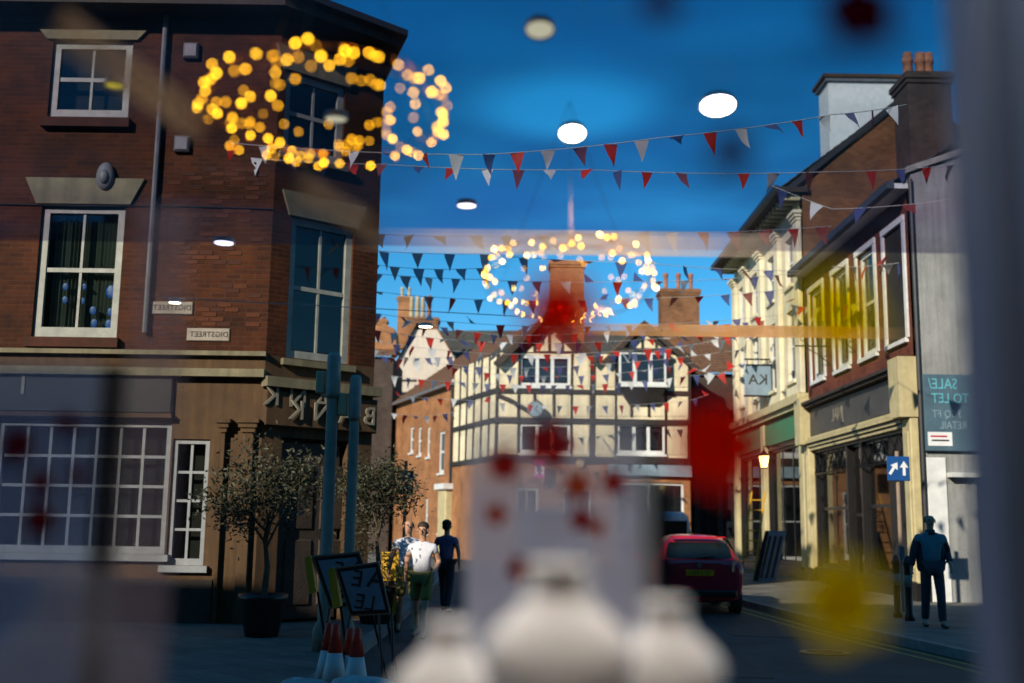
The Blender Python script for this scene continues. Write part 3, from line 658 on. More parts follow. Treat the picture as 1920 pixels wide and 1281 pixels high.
# ================================================================== houses on the left beyond the bank
# brick wing next to the half-timbered house
F1 = FO+FD*(-fx); 
bw_ = thing('orange_brick_house', 'orange brick house with narrow white windows left of the half-timbered house', 'building', F1, math.atan2(-.935, .355))
def G_(px, py): p = onplane(px, py, F1, FN)-F1; return -p.dot(FD), p.z
gx = G_(737, 800)[0]; gh = G_(850, 716)[1]-.2
go = []
for (pa, pb) in (((768,850),(776,800)), ((783,855),(791,800)), ((800,858),(807,800)), ((822,888),(834,808)), ((822,1000),(833,922)), ((796,1000),(803,935))):
    p, q = G_(*pa), G_(*pb); go.append((p[0], p[1], q[0], q[1]))
wall(bw_, -gx, gh, go, M['brick_orange'], .3, 0, gx)
for o in go: sash(bw_, *o, 1, 2, M['white_paint'], M['window_glass'], .06, .12, .06, M['white_paint'], None, 1)
p, q = G_(846, 1015), G_(866, 905)
MB().cbox(-1.3, -.05, -.35, -.003, 0.12, q[1]-.3, .05).build('door_case', M['cream_joinery'], bw_); MB().box(-1.5, .1, -.5, -.003, q[1]-.28, q[1]).build('door_canopy', M['white_paint'], bw_)
MB().box(gx, 0, -.35, .0, gh+.0, gh+.14).build('gutter', M['lead'], bw_)
roof_courses((gx, -.3, gh+.15), (0, -.3, gh+.15), (0, 4.5, gh+3.6), (gx, 4.5, gh+3.6), 16, M['tile_brown'], bw_)
MB().box(gx+.02, -.02, .31, 8, .01, gh-.02).build('building_core', M['room'], bw_)
MB().tube([(-.12, -.1, .1), (-.12, -.1, gh)], .06, 8).build('drainpipe', M['gutter'], bw_)

# pale rendered gable with tall chimneys
GY = 74.0
pg = thing('pale_gabled_house', 'pale rendered gable end with clustered chimneys, seen over the brick house roof', 'building', Vector((P(800,700,GY).x, GY, 0)))
PX = pg.location.x
def H_(px, py, Y=GY): p = P(px, py, Y); return p.x-PX, p.z
pl = [H_(752, 775), H_(852, 775), H_(852, 672), H_(820, 618), H_(778, 618), H_(746, 678)]
pl[0] = (pl[0][0], 0); pl[1] = (pl[1][0], 0)
MB().prism(pl, 0, .4).build('gable_wall', M['render_pale'], pg)
a, b2, c2, d2 = H_(858, 682), H_(814, 604), H_(784, 604), H_(738, 690)
roof_courses((a[0], -.3, a[1]), (a[0], 10, a[1]), (b2[0], 10, b2[1]), (b2[0], -.3, b2[1]), 14, M['tile_orange'], pg)
roof_courses((d2[0], 10, d2[1]), (d2[0], -.3, d2[1]), (c2[0], -.3, c2[1]), (c2[0], 10, c2[1]), 14, M['tile_brown'], pg)
x, z = H_(792, 600); chimney(pg, x, 1.2, z-1.5, z+.3, 2.0, 1.2, M['brick_brown'], 0)
x, z = H_(756, 548); chimney(pg, x, 1.8, z-3.6, z, .95, .9, M['brick_orange'], 2, M['pot_cream'], .7)
for px, top, m, rr in ((770,550,'pot_cream',.17),(781,550,'pot_cream',.17),(791,552,'pot_cream',.15),(803,548,'pot',.16)):
    x, z = H_(px, top); z0 = H_(px, 600)[1]+.3
    MB().lathe([(rr*1.1,0),(rr,.3),(rr*.85,(z-z0)*.5),(rr*1.05,(z-z0)*.52),(rr*.8,(z-z0)*.93),(rr,(z-z0))], 10, (x, 1.2, z0)).build('chimney_pot', M[m], pg, True)
for (pa, pb) in (((760,708),(795,714)),): 
    p = H_(*pa); q = H_(*pb); MB().box(p[0]-.9, q[0]-.5, -.06, -.002, q[1]-.06, q[1]+.06).build('timber_rail', M['timber'], pg)

# small house with tiled roof left of it
SY = 66.0
sh = thing('tiled_cottage', 'cottage with brown tiled roof and small brick chimney, behind the bank corner', 'building', Vector((P(700,700,SY).x, SY, 0)))
SX = sh.location.x
def S_(px, py): p = P(px, py, SY); return p.x-SX, p.z
a, b2 = S_(655, 668), S_(738, 668); tz = S_(700, 605)[1]
wall(sh, b2[0]-a[0], a[1], [], M['brick_dark'], .3, 0, a[0]); 
MB().box(a[0]+.02, b2[0]-.02, .31, 6, .01, a[1]-.02).build('building_core', M['room'], sh)
roof_courses((a[0]-.2, -.3, a[1]), (b2[0]+.2, -.3, a[1]), (b2[0]-.6, 3.2, tz), (a[0]-.2, 3.2, tz), 12, M['tile_brown'], sh)
x, z = S_(705, 585); chimney(sh, x, 2.6, z-1.6, z, .72, .6, M['brick_orange'], 2, M['pot'], .18)
x, z = S_(728, 610); MB().prism([(x-1.1, z-1.4), (x+.5, z-1.4), (x+.3, z-.1), (x-.4, z+.25)], .6, 3).build('dormer', M['brick_orange'], sh)

# long dark slate roof behind
DY = 80.0
dk = thing('slate_roofed_building', 'long building with dark slate roof rising behind the half-timbered house', 'building', Vector((P(900,700,DY).x, DY, 0)))
DX = dk.location.x
def K_(px, py): p = P(px, py, DY); return p.x-DX, p.z
a, b2, tz = K_(806, 690), K_(1185, 690), K_(900, 606)[1]
wall(dk, b2[0]-a[0], a[1], [], M['brick_brown'], .3, 0, a[0])
MB().box(a[0]+.02, b2[0]-.02, .31, 6, .01, a[1]-.02).build('building_core', M['room'], dk)
roof_courses((a[0]-.3, -.3, a[1]), (b2[0], -.3, a[1]), (b2[0], 4, tz+.3), (a[0]-.3, 4, tz+.1), 18, M['slate'], dk)

# ================================================================== dark house between the half-timbered house and the right row
NY = 53.0
nh = thing('dark_boarded_house', 'dark brown boarded house with tiled roof, right of the half-timbered house', 'building', Vector((P(1300,700,NY).x, NY, 0)))
NX = nh.location.x
def N_(px, py, Y=NY): p = P(px, py, Y); return p.x-NX, p.z
a, b2 = N_(1298, 700), N_(1432, 700)
nops = []
for (pa, pb) in (((1312,1010),(1345,900)), ((1356,1010),(1398,905)), ((1320,828),(1342,770)), ((1360,828),(1385,770))):
    p, q = N_(*pa), N_(*pb); nops.append((p[0], max(p[1], .3), q[0], q[1]))
wall(nh, b2[0]-a[0], a[1], nops, M['timber_brown'], .3, 0, a[0])
for o in nops: sash(nh, *o, 2, 2, M['black_paint'], M['window_glass'], .06, .07, .04, None, None)
for i in range(26):
    x = a[0]+(b2[0]-a[0])*(i+.5)/26
    if any(o[0]-.1 < x < o[2]+.1 for o in nops): continue
    MB().box(x-.02, x+.02, -.03, -.002, .3, a[1]-.05).build('cover_strip', M['timber_brown'], nh)
roof_courses((a[0]-.2, -.35, a[1]), (b2[0]+.3, -.35, a[1]), (b2[0]+.3, 4.2, N_(1350, 622, NY+4)[1]), (a[0]-.2, 4.2, N_(1350, 622, NY+4)[1]), 16, M['tile_brown'], nh)
MB().box(a[0]+.02, b2[0]-.02, .31, 7, .01, a[1]-.02).build('building_core', M['room'], nh)
# tiled roof and stack further back, right of the centre gable
OY = 66.0
oh = thing('orange_roofed_house', 'house with orange tiled roof and broad brick stack behind the right gable', 'building', Vector((P(1250,700,OY).x, OY, 0)))
OX = oh.location.x
def O_(px, py): p = P(px, py, OY); return p.x-OX, p.z
a, b2, tz = O_(1180, 660), O_(1330, 660), O_(1240, 590)[1]
wall(oh, b2[0]-a[0], a[1], [], M['brick_brown'], .3, 0, a[0]); MB().box(a[0]+.02, b2[0]-.02, .31, 6, .01, a[1]-.02).build('building_core', M['room'], oh)
roof_courses((a[0], -.3, a[1]), (b2[0], -.3, a[1]), (b2[0], 4, tz), (a[0]+1, 4, tz), 14, M['tile_orange'], oh)

# ================================================================== right hand row: facades along X = 9
XR = 9.0
def RW(px, py): p = onplane(px, py, (XR, 0, 0), Vector((-1, 0, 0))); return p.y, p.z
# cream stucco building
Y1, Y2 = 33.8, 44.5
cb = thing('cream_stucco_building', 'tall cream stucco building with pilasters and a white chimney on the right', 'building', (XR, Y2, 0), -math.pi/2)
CL = Y2-Y1
def cx(Y): return Y2-Y
HE = 12.0
cops = []
for yc in (35.6, 38.2, 40.8, 43.2):
    cops.append((cx(yc)-.5, 6.3, cx(yc)+.5, 8.6)); cops.append((cx(yc)-.5, 9.4, cx(yc)+.5, 11.0))
wall(cb, CL, HE-5.3, cops, M['cream_stucco'], .3, 5.3, 0)
for o in cops: sash(cb, *o, 2, 2, M['white_paint'], M['window_glass'], .10, .08, .04, M['cream_stucco'], None, 1)
for yc in (34.3, 36.9, 39.5, 42.0, 44.2):
    pz = MB().cbox(cx(yc)-.28, cx(yc)+.28, -.14, -.002, 5.75, 11.2, .03).build('pilaster', M['cream_stucco'], cb)
    for q in range(3): MB().box(cx(yc)-.31-.05*q, cx(yc)+.31+.05*q, -.17-.05*q, -.002, 11.202+.10*q, 11.30+.10*q).build('pilaster_capital', M['cream_stucco'], pz)
MB().box(-.1, CL+.1, -.35, -.002, 5.45, 5.7).build('cornice', M['cream_joinery'], cb)
MB().box(-.1, CL+.05, -.22, -.002, 5.3, 5.44).build('cornice', M['cream_joinery'], cb)
MB().box(-.2, CL+.15, -.75, .2, HE+.0, HE+.16).build('eaves_board', M['timber_brown'], cb)
MB().box(-.2, CL+.15, -.92, -.752, HE+.02, HE+.2).build('gutter', M['gutter'], cb)
for i in range(22):
    link('eaves_bracket', boxmesh('eaves_bracket', .12, .5, .2, M['cream_joinery']), cb, (.2+i*(CL-.3)/21, -.3, HE-.105))
# shop below: dark front, cream pilasters
sops = [(.5, .5, 4.6, 4.3), (5.3, .5, 9.7, 4.3)]
wall(cb, CL, 5.298, sops, M['black_paint'], .3, 0, 0, 'shopfront')
for o in sops: sash(cb, *o, 3, 1, M['black_paint'], M['shop_glass'], .1, .08, .06, M['black_paint'], M['room'], name='shop_window')
for xx in (CL-.4, 5.0, .2): MB().cbox(xx-.25, xx+.25, -.16, -.002, .45, 5.2, .03).build('pilaster', M['cream_joinery'], cb)
MB().box(.5, CL-.7, -.1, -.003, 4.45, 5.15).build('fascia_board', M['sign_green'], cb)
# brick gable end facing the viewer, with roof verge and chimneys
gp = [(0, 0), (8, 0), (8, 13.3), (3.2, 15.0), (0, HE+.15)]
ge = link('gable_end', MB().prism(gp, 0, .3).mesh('gable_end', M['brick_gable']), cb, (CL+.005, 0, 0), math.pi/2)
MB().prism([(-.55, HE-.1), (3.2, 15.0), (3.2, 15.22), (-.55, HE+.12)], -.12, .35).build('verge', M['gutter'], ge)
roof_courses((-.2, -.6, HE+.2), (CL+.1, -.6, HE+.2), (CL+.1, 3.2, 15.1), (-.2, 3.2, 15.1), 16, M['slate'], cb)
MB().box(.02, CL-.02, .31, 7, .01, HE-.05).build('building_core', M['room'], cb)
q0 = P(1549, 330, 38.5); q1 = P(1668, 155, 38.5)
wc_ = MB(); xa = cx(39.1); xb = cx(37.9)
wc_.box(xa, xb, q0.x-XR, q1.x-XR, HE-.6, q1.z-.25); 
chm = wc_.build('white_chimney', M['white_paint'], cb)
MB().box(xa-.1, xb+.1, q0.x-XR-.12, q1.x-XR+.12, q1.z-.25, q1.z-.12).build('chimney_cap', M['lead'], chm); MB().box(xa-.16, xb+.16, q0.x-XR-.2, q1.x-XR+.2, q1.z-.119, q1.z).build('chimney_cap', M['stone'], chm)

# red painted shop with tall white windows
Y3, Y4 = 24.6, 33.78
rb = thing('red_shop_building', 'dark red shop building with four tall white windows above a dark shopfront', 'building', (XR, Y4, 0), -math.pi/2)
RL = Y4-Y3
def rx(Y): return Y4-Y
rops = []
for yc, wd in ((25.75, 1.25), (27.85, 1.3), (30.1, 1.3), (32.5, 1.3)): rops.append((rx(yc)-wd/2, 5.95, rx(yc)+wd/2, 8.65))
wall(rb, RL, 9.3-5.3, rops, M['red_paint'], .3, 5.3, 0)
for o in rops:
    s_ = sash(rb, *o, 1, 2, M['white_paint'], M['clear_pane'], .07, .12, .05, M['white_paint'], M['cream_blind'], 1)
    MB().box(o[0]-.16, o[2]+.16, -.06, -.002, o[3]+.01, o[3]+.16).build('window_head', M['white_paint'], s_)
    for sx in (-1, 1):
        xx = o[0]-.09 if sx < 0 else o[2]+.09
        MB().box(xx-.07, xx+.07, -.05, -.002, o[1], o[3]).build('architrave', M['white_paint'], s_)
MB().box(-.05, RL+.05, -.35, .1, 9.302, 9.42).build('eaves_board', M['white_paint'], rb); MB().box(-.05, RL+.05, -.52, -.352, 9.3, 9.48).build('gutter', M['slate_blue'], rb)
roof_courses((0, -.4, 9.46), (RL, -.4, 9.46), (RL, 3.6, 12.0), (0, 3.6, 12.0), 14, M['slate_blue'], rb)
MB().box(.02, RL-.02, .31, 7, .01, 9.25).build('building_core', M['room'], rb)
# shopfront
so = [(.65, .55, 3.6, 3.85), (3.75, .15, 4.85, 3.85), (5.0, .55, RL-.75, 3.85)]
wall(rb, RL, 5.298, so, M['black_paint'], .3, 0, 0, 'shopfront')
for i, o in enumerate(so): sash(rb, *o, (2, 1, 2)[i], 2, M['black_paint'], M['shop_glass'], .12, .07, .05, M['black_paint'], M['room'], 1, name=('shop_window', 'shop_door', 'shop_window')[i])
MB().cbox(.55, RL-.7, -.12, -.003, 4.32, 5.15, .03).build('fascia_board', M['fascia'], rb)
for zz, oo in ((5.16, .30), (5.25, .38)): MB().box(.3, RL-.4, -oo, -.002, zz, zz+.08).build('cornice', M['timber_brown'], rb)
for zz, oo in ((4.22, .22), (4.12, .28), (4.02, .2), (3.92, .14)): MB().box(.5, RL-.65, -oo, -.002, zz, zz+.075).build('cornice_moulding', M['cream_joinery'], rb)
for xx in (.28, RL-.36):
    pz = MB().cbox(xx-.26, xx+.26, -.18, -.002, .5, 4.1, .03).build('pilaster', M['cream_joinery'], rb)
    MB().prism([(xx-.3, 4.105), (xx+.3, 4.105), (xx+.34, 5.45), (xx-.34, 5.45)], -.42, -.002).build('console_bracket', M['cream_joinery'], pz)
    MB().cbox(xx-.16, xx+.16, -.21, -.181, .8, 3.8, .02).build('pilaster_panel', M['cream_joinery'], pz)
    MB().box(xx-.3, xx+.3, -.2, -.002, .12, .498).build('pilaster_foot', M['black_paint'], pz)
# ironwork over the shop windows
for o in (so[0], so[2]):
    b = MB(); n_ = 6
    for i in range(n_):
        x0 = o[0]+(o[2]-o[0])*i/n_; x2 = o[0]+(o[2]-o[0])*(i+1)/n_
        b.tube([(x0, -.03, 3.25), (x2, -.03, 3.8)], .015, 4); b.tube([(x0, -.03, 3.8), (x2, -.03, 3.25)], .015, 4)
    b.tube([(o[0], -.03, 3.22), (o[2], -.03, 3.22)], .025, 4).build('iron_tracery', M['metal_dark'], rb)
lettering(rb, 'JNAL', .5, 3.4, -.125, 4.72, M['text_pale'], .01)
# scroll brackets for hanging signs on the upper wall
for Yb in (28.95, 31.3):
    x = rx(Yb); b = MB(); zz = 6.75
    b.tube([(x, -.02, zz), (x, -1.0, zz)], .022, 6)
    for k, (cy_, rr) in enumerate(((-.25, .16), (-.75, .12))):
        b.tube([(x, cy_+rr*(1-.06*i)*math.cos(i*.55), zz+.2+rr*(1-.06*i)*math.sin(i*.55)) for i in range(13)], .012, 5)
    b.tube([(x, -.02, zz-.5), (x, -.3, zz-.25), (x, -.7, zz-.03)], .016, 5).build('sign_bracket', M['metal_dark'], rb)
# dark stack with red pots on the ridge
p0 = P(1694, 300, 31.5); p1 = P(1768, 150, 31.5)
chimney(rb, rx(31.5), (p0.x+p1.x)/2-XR, 10.0, p1.z, 1.2, p1.x-p0.x, M['brick_dark'], 0)
for i, yy in enumerate((p0.x+.25, p0.x+.62, p0.x+.86)):
    MB().lathe([(.17,0),(.15,.1),(.14,.5),(.17,.52),(.16,.62),(.14,.66),(.15,.74),(.13,.82)], 12, (rx(31.5), yy-XR, p1.z)).build('chimney_pot', M['pot'], rb, True)

# white rendered building standing forward on the right, carrying the sale board
VY = 24.5
X0 = 9.0
wb2 = thing('white_rendered_building', 'white roughcast end wall of the nearest building on the right', 'building', (X0, VY, 0))
def V_(px, py): p = P(px, py, VY); return p.x-X0, p.z
ZT = V_(1735, 322)[1]
dd = V_(1738, 1190); 
vops = [(1.15, .12, 2.3, V_(1765, 905)[1])]
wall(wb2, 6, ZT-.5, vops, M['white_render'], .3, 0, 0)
MB().prism([(0, ZT-.498), (6, ZT-.498), (6, ZT+1.6), (3.2, ZT+1.1), (0, ZT-.05)], 0, .3).build('gable_wall', M['white_render'], wb2)
MB().prism([(-.1, ZT-.05), (3.2, ZT+1.12), (3.2, ZT+1.26), (-.1, ZT+.09)], -.08, .3).build('verge', M['old_white'], wb2)
MB().box(.02, 5.98, .31, 2.3, .01, ZT-.55).build('building_core', M['room'], wb2)
MB().tube([(-.03, -.06, .1), (-.03, -.06, ZT-.2)], .05, 8).build('drainpipe', M['gutter'], wb2)
dw = MB().cbox(1.2, 2.25, .12, .17, .14, vops[0][3]-.06, .02).build('door', M['white_paint'], wb2)
for zz in (.4, 1.4): MB().cbox(1.35, 2.1, .10, .12, zz, zz+.8, .02).build('door_panel', M['white_paint'], dw)
MB().cbox(.06, .48, -.04, -.002, .12, V_(1740, 858)[1], .01).build('corner_board', M['white_paint'], wb2)
MB().box(.5, 1.5, -.25, -.002, V_(1760, 895)[1], V_(1760, 890)[1]+.04).build('door_hood', M['white_paint'], wb2)
p, q = V_(1733, 846), V_(1812, 704)
sb = tag(MB().cbox(p[0], q[0]+.25, -.12, -.05, p[1], q[1], .01).build('sale_board', M['sign_teal'], None, loc=wb2.location), 'teal estate agent board reading SALE/ TO LET, SQ FT, RETAIL, on the white wall', 'sign')
sbw = q[0]+.25-p[0]
for s_, px, py, sz, m in (('SALE/', 1764, 722, .33, 'text_cyan'), ('TO LET', 1778, 749, .31, 'text_cyan'), ('3 SQ FT', 1772, 778, .235, 'sign_grey'), ('RETAIL', 1784, 799, .235, 'sign_grey')):
    x, z = V_(px, py); lettering(sb, s_, sz, x, -.123, z, M[m], .006, sx=.82)
x, z = V_(1760, 824); lb = MB().box(x-.28, x+.25, -.128, -.122, z-.15, z+.15).build('agent_panel', M['text_white'], sb)
MB().box(x-.22, x+.14, -.131, -.129, z+.04, z+.075).build('print_line', M['car_red'], lb); MB().box(x-.2, x+.18, -.131, -.129, z-.05, z-.015).build('print_line', M['text_dark'], lb)

# ------------------------------------------------------------------ frames used while building are folded into their buildings
def dissolve(emp, parent):
    an = emp.rotation_euler.z; Rm = Matrix.Rotation(an, 3, 'Z')
    for ch in list(emp.children):
        ch.parent = parent; ch.location = Rm @ Vector(ch.location)+Vector(emp.location); ch.rotation_euler.z += an
    bpy.data.objects.remove(emp)
bpy.context.view_layer.update()
dissolve(corner, bank); dissolve(fl, th)

# ================================================================== street furniture and signs
# KA sign on an iron bracket
p = P(1421, 714, 38.6)
ks = thing('hanging_sign', 'blue-grey square hanging sign with dark KA letters in front of the cream building', 'sign', (p.x, 38.6, p.z))
MB().cbox(-.46, .46, -.04, .04, -.52, .52, .015).build('board', M['sign_grey'], ks)
b = MB(); b.box(-.5, .5, -.05, .05, .521, .57); b.box(-.5, .5, -.05, .05, -.57, -.521); b.build('board_frame', M['metal_dark'], ks)
lettering(ks, 'KA', .52, 0, -.045, .02, M['text_dark'])
MB().tube([(XR-p.x, 0, .75), (-.45, 0, .75)], .03, 6).tube([(-.35, 0, .75), (-.35, 0, .56)], .015, 5).tube([(.35, 0, .75), (.35, 0, .56)], .015, 5).tube([(XR-p.x, 0, .2), (XR-p.x-.2, 0, .5), (.3, 0, .74)], .02, 5).build('bracket', M['metal_dark'], ks)

# added lantern, stands in for the warm light inside the cream shop
M['lantern_glow'] = emit_mat('lantern_glow', (1.0, 0.72, 0.22), 5)
p = P(1432, 862, 37.5)
ln_ = thing('added_lantern', 'added warm yellow lantern standing in for the lit inside of the cream shop', 'lamp', (p.x, 37.5, p.z))
MB().lathe([(.10,-.25),(.17,.10),(.17,.12)], 6).build('glass', M['lantern_glow'], ln_)
MB().lathe([(.20,.121),(.12,.2),(.04,.3),(.02,.34)], 6).build('cap', M['metal_dark'], ln_); MB().lathe([(.11,-.29),(.11,-.252)], 6).build('foot', M['metal_dark'], ln_)
MB().tube([(0, 0, .33), (0, 0, .45), (XR-p.x, 0, .45)], .02, 6).build('bracket', M['metal_dark'], ln_)

# blue arrow sign on a post
p = onz(1696, 1150, .12); YA = p.y
ap = thing('arrow_sign_post', 'blue traffic sign with two white arrows on a thin grey post, right pavement', 'sign', (p.x, YA, .12))
def A_(px, py): q = P(px, py, YA); return q.x-p.x, q.z-.12
zb, zt = A_(1696, 902)[1], A_(1696, 856)[1]
MB().tube([(0, .06, 0), (0, .06, zt+.1)], .038, 10).build('post', M['metal_grey'], ap)
sg = MB().cbox(-.21, .21, -.012, .012, zb, zt, .01).build('sign_plate', M['sign_blue'], ap)
for cx_, an in ((-.10, .6), (.10, 0.0)):
    o = link('arrow', MB().prism([(-.025, -.13), (.025, -.13), (.025, .02), (.08, .02), (0, .14), (-.08, .02), (-.025, .02)], -.003, .003).mesh('arrow', M['text_white']), sg, (cx_, -.016, (zb+zt)/2)); o.rotation_euler = (0, an, 0)
MB().box(-.05, .05, .0, .0+.09, A_(1690, 1050)[1], A_(1690, 1025)[1]).build('ticket_box', M['lead'], ap)
for i, (px, py) in enumerate(((1684, 1152), (1706, 1158))):
    q = onz(px, py+6, .12)
    bo = thing('bollard', ('black bollard with pale band, beside the arrow sign, nearer the shop window', 'black bollard with pale band, beside the arrow sign, nearer the white wall')[i], 'bollard', (q.x, q.y, .12), 0, 'bollards on the right pavement')
    MB().lathe([(.085,0),(.085,.08),(.065,.12),(.06,.9),(.075,.92),(.075,.97),(.05,1.05),(.02,1.08)], 14).build('post', M['black_paint'], bo, True)
    MB().lathe([(.0665,.55),(.0665,.75)], 14).build('band', M['text_pale'], bo, True)

# two grey lamp posts in front of the bank
for i, (px, top, bot, w_) in enumerate(((614, 662, 1178, 28), (657, 704, 1190, 24))):
    Yp = 13.6+.0*i; q = P(px, 990, Yp)
    lp = thing('lamp_post', ('thick grey post in front of the bank entrance, taller and left of the pair', 'thinner grey post in front of the bank entrance, shorter and right of the pair')[i], 'post', (q.x, Yp, .12), 0, 'grey posts by the bank')
    zt = P(px, top, Yp).z-.12; zm = P(px, top+85, Yp).z-.12; r_ = w_*.42/FPX*Yp
    MB().lathe([(r_*1.7,0),(r_*1.7,.25),(r_,.35),(r_*.92,zm)], 16).build('post', M['metal_grey'], lp, True)
    MB().lathe([(r_*1.05,zm+.002),(r_*1.2,zm+.06),(r_*1.1,zt-.05),(r_*.8,zt)], 16).build('post_head', M['old_white'], lp, True)
    z = P(px, top+56, Yp).z-.12
    MB().cbox(-r_-.13, -r_-.02, -.05, .05, z-.13, z+.14, .012).build('yellow_notice', M['cream_joinery'], lp)

# framed road works boards on stands, with cones and sandbags
LZ = 0.0
def works_board(pxs, Yb, label):
    pts = [P(px, py, Yb) for px, py in pxs]                      # top-left, top-right, bottom-right, bottom-left
    c_ = sum(pts, Vector())/4
    t = thing('works_board', label, 'sign', (c_.x, Yb, LZ))
    q = [(v.x-c_.x, v.z-LZ) for v in pts]
    fr = [q[3], q[2], q[1], q[0]]
    MB().prism(fr, 0, .03).build('board_frame', M['metal_grey'], t)
    cxx = sum(v[0] for v in q)/4; czz = sum(v[1] for v in q)/4
    def sc_(k, y0, y1, m, nm): return MB().prism([(cxx+(x-cxx)*k, czz+(z-czz)*k) for x, z in fr], y0, y1).build(nm, m, t)
    sc_(.93, -.006, -.001, M['black_paint'], 'border'); f_ = sc_(.80, -.012, -.007, M['sign_grey'], 'sign_face')
    for s_, dx, dz, sz in (('A', .12, .10, .26), ('E', -.06, .1, .22), ('LE', .02, -.12, .20)):
        o = lettering(f_, s_, sz, cxx+dx, -.016, czz+dz, M['text_dark'], .004); o.rotation_euler = (0, R(8), 0)
    MB().prism([(q[0][0]-.06, q[0][1]-.02), (q[0][0]-.005, q[0][1]), (q[0][0]+.07, q[0][1]-.36), (q[0][0]+.0, q[0][1]-.38)][::-1], -.05, .12).build('side_flap', M['yellow_plastic'], t)
    b = MB()
    for s in (-1, 1):
        b.tube([(q[3][0] if s < 0 else q[2][0], .04, q[3][1]+.05), ((q[3][0] if s < 0 else q[2][0])*1.35, -.35, 0)], .014, 6)
        b.tube([(q[0][0] if s < 0 else q[1][0], .04, q[0][1]-.02), ((q[3][0] if s < 0 else q[2][0])*1.2, .5, 0)], .014, 6)
    b.build('stand', M['metal_dark'], t)
    return t
works_board(((584, 1042), (674, 1034), (708, 1136), (618, 1142)), 11.6, 'tilted dark-framed road works board with yellow flap, left and rear of two')
works_board(((628, 1064), (710, 1053), (733, 1152), (656, 1156)), 10.9, 'tilted dark-framed road works board with yellow flap, right and nearer of two')
for i, (px, top, Yc) in enumerate(((624, 1168, 11.0), (637, 1168, 10.6), (663, 1178, 10.8), (677, 1176, 10.4))):
    q = P(px, 990, Yc); hh = .76
    zt = P(px, top, Yc).z
    cn = thing('traffic_cone', ('red and white traffic cone under the works boards, leftmost of four', 'red and white traffic cone under the works boards, second from the left', 'red and white traffic cone under the works boards, third from the left', 'red and white traffic cone under the works boards, rightmost of four')[i], 'traffic cone', (q.x, Yc, LZ), 0, 'traffic cones by the works boards')
    H = max(.55, zt-LZ); 
    MB().cbox(-.2, .2, -.2, .2, 0, .05, .02).build('base', M['orange_cone'], cn)
    MB().lathe([(.14, .05), (.125, H*.18)], 16).build('cone_foot', M['orange_cone'], cn, True)
    MB().lathe([(.125, H*.181), (.068, H*.62)], 16).build('reflective_band', M['cone_white'], cn, True)
    MB().lathe([(.068, H*.621), (.035, H*.97), (.02, H)], 16).build('cone_tip', M['orange_cone'], cn, True)
for i, (px, py, s, Yc) in enumerate(((585, 1268, .9, 10.4), (640, 1275, 1.0, 9.9), (690, 1262, 1.15, 10.15), (727, 1268, .9, 10.0))):
    q = P(px, 1000, Yc)
    b = MB(); rings = []
    for k in range(9):
        a_ = -1+2*k/8; rr = (1-a_**4)**.5*.5+.08
        rings.append([(a_*.28*s, math.cos(j/12*2*math.pi)*.17*s*rr*2*(1+.08*math.sin(k*2.1+j)), .11*s+.11*s*math.sin(j/12*2*math.pi)*rr*1.7*(1+.1*math.sin(j*1.7+k))) for j in range(12)])
    sbg = tag(b.loft(rings).build('sandbag', M['sandbag'], None, True, (q.x, Yc, LZ+.03), random.uniform(-.5, .5)), ('white sandbag on the ground at the foot of the cones, leftmost', 'white sandbag on the ground between the two cone pairs', 'largest white sandbag in front of the right pair of cones', 'white sandbag on the ground right of the cones')[i], 'sandbag', 'sandbags at the cones')
# yellow barrier board behind the boards
q = onz(728, 1178, LZ)
yb = thing('yellow_barrier', 'yellow and black upright barrier panel standing behind the works boards', 'barrier', (q.x, q.y, LZ))
zt = P(728, 1035, q.y).z-LZ
MB().cbox(-.14, .14, -.03, .03, .2, zt, .01).build('panel', M['yellow_plastic'], yb); MB().box(-.14, .14, -.036, -.031, zt*.45, zt*.62).build('stripe', M['black_paint'], yb); MB().box(-.2, .2, -.15, .15, 0, .2).build('foot', M['black_paint'], yb)

# green direction signs on a pole
q = P(760, 905, 27.0)
gs = thing('direction_sign', 'green direction signs with white panels on a pole beside the small tree', 'sign', (q.x, 27, .12))
MB().tube([(.0, .05, 0), (0, .05, q.z+.4)], .04, 8).build('post', M['metal_grey'], gs)
for py, hh in ((893, .27), (918, .24)):
    z = P(760, py, 27).z-.12; s1 = MB().cbox(-.2, .2, -.02, .02, z-hh/2, z+hh/2, .01).build('sign_plate', M['sign_green'], gs)
    MB().box(-.15, .09, -.026, -.021, z-hh*.3, z+hh*.25).build('white_panel', M['sign_grey'], s1); MB().box(.11, .17, -.026, -.021, z-hh*.3, z+hh*.25).build('blue_panel', M['sign_blue'], s1)

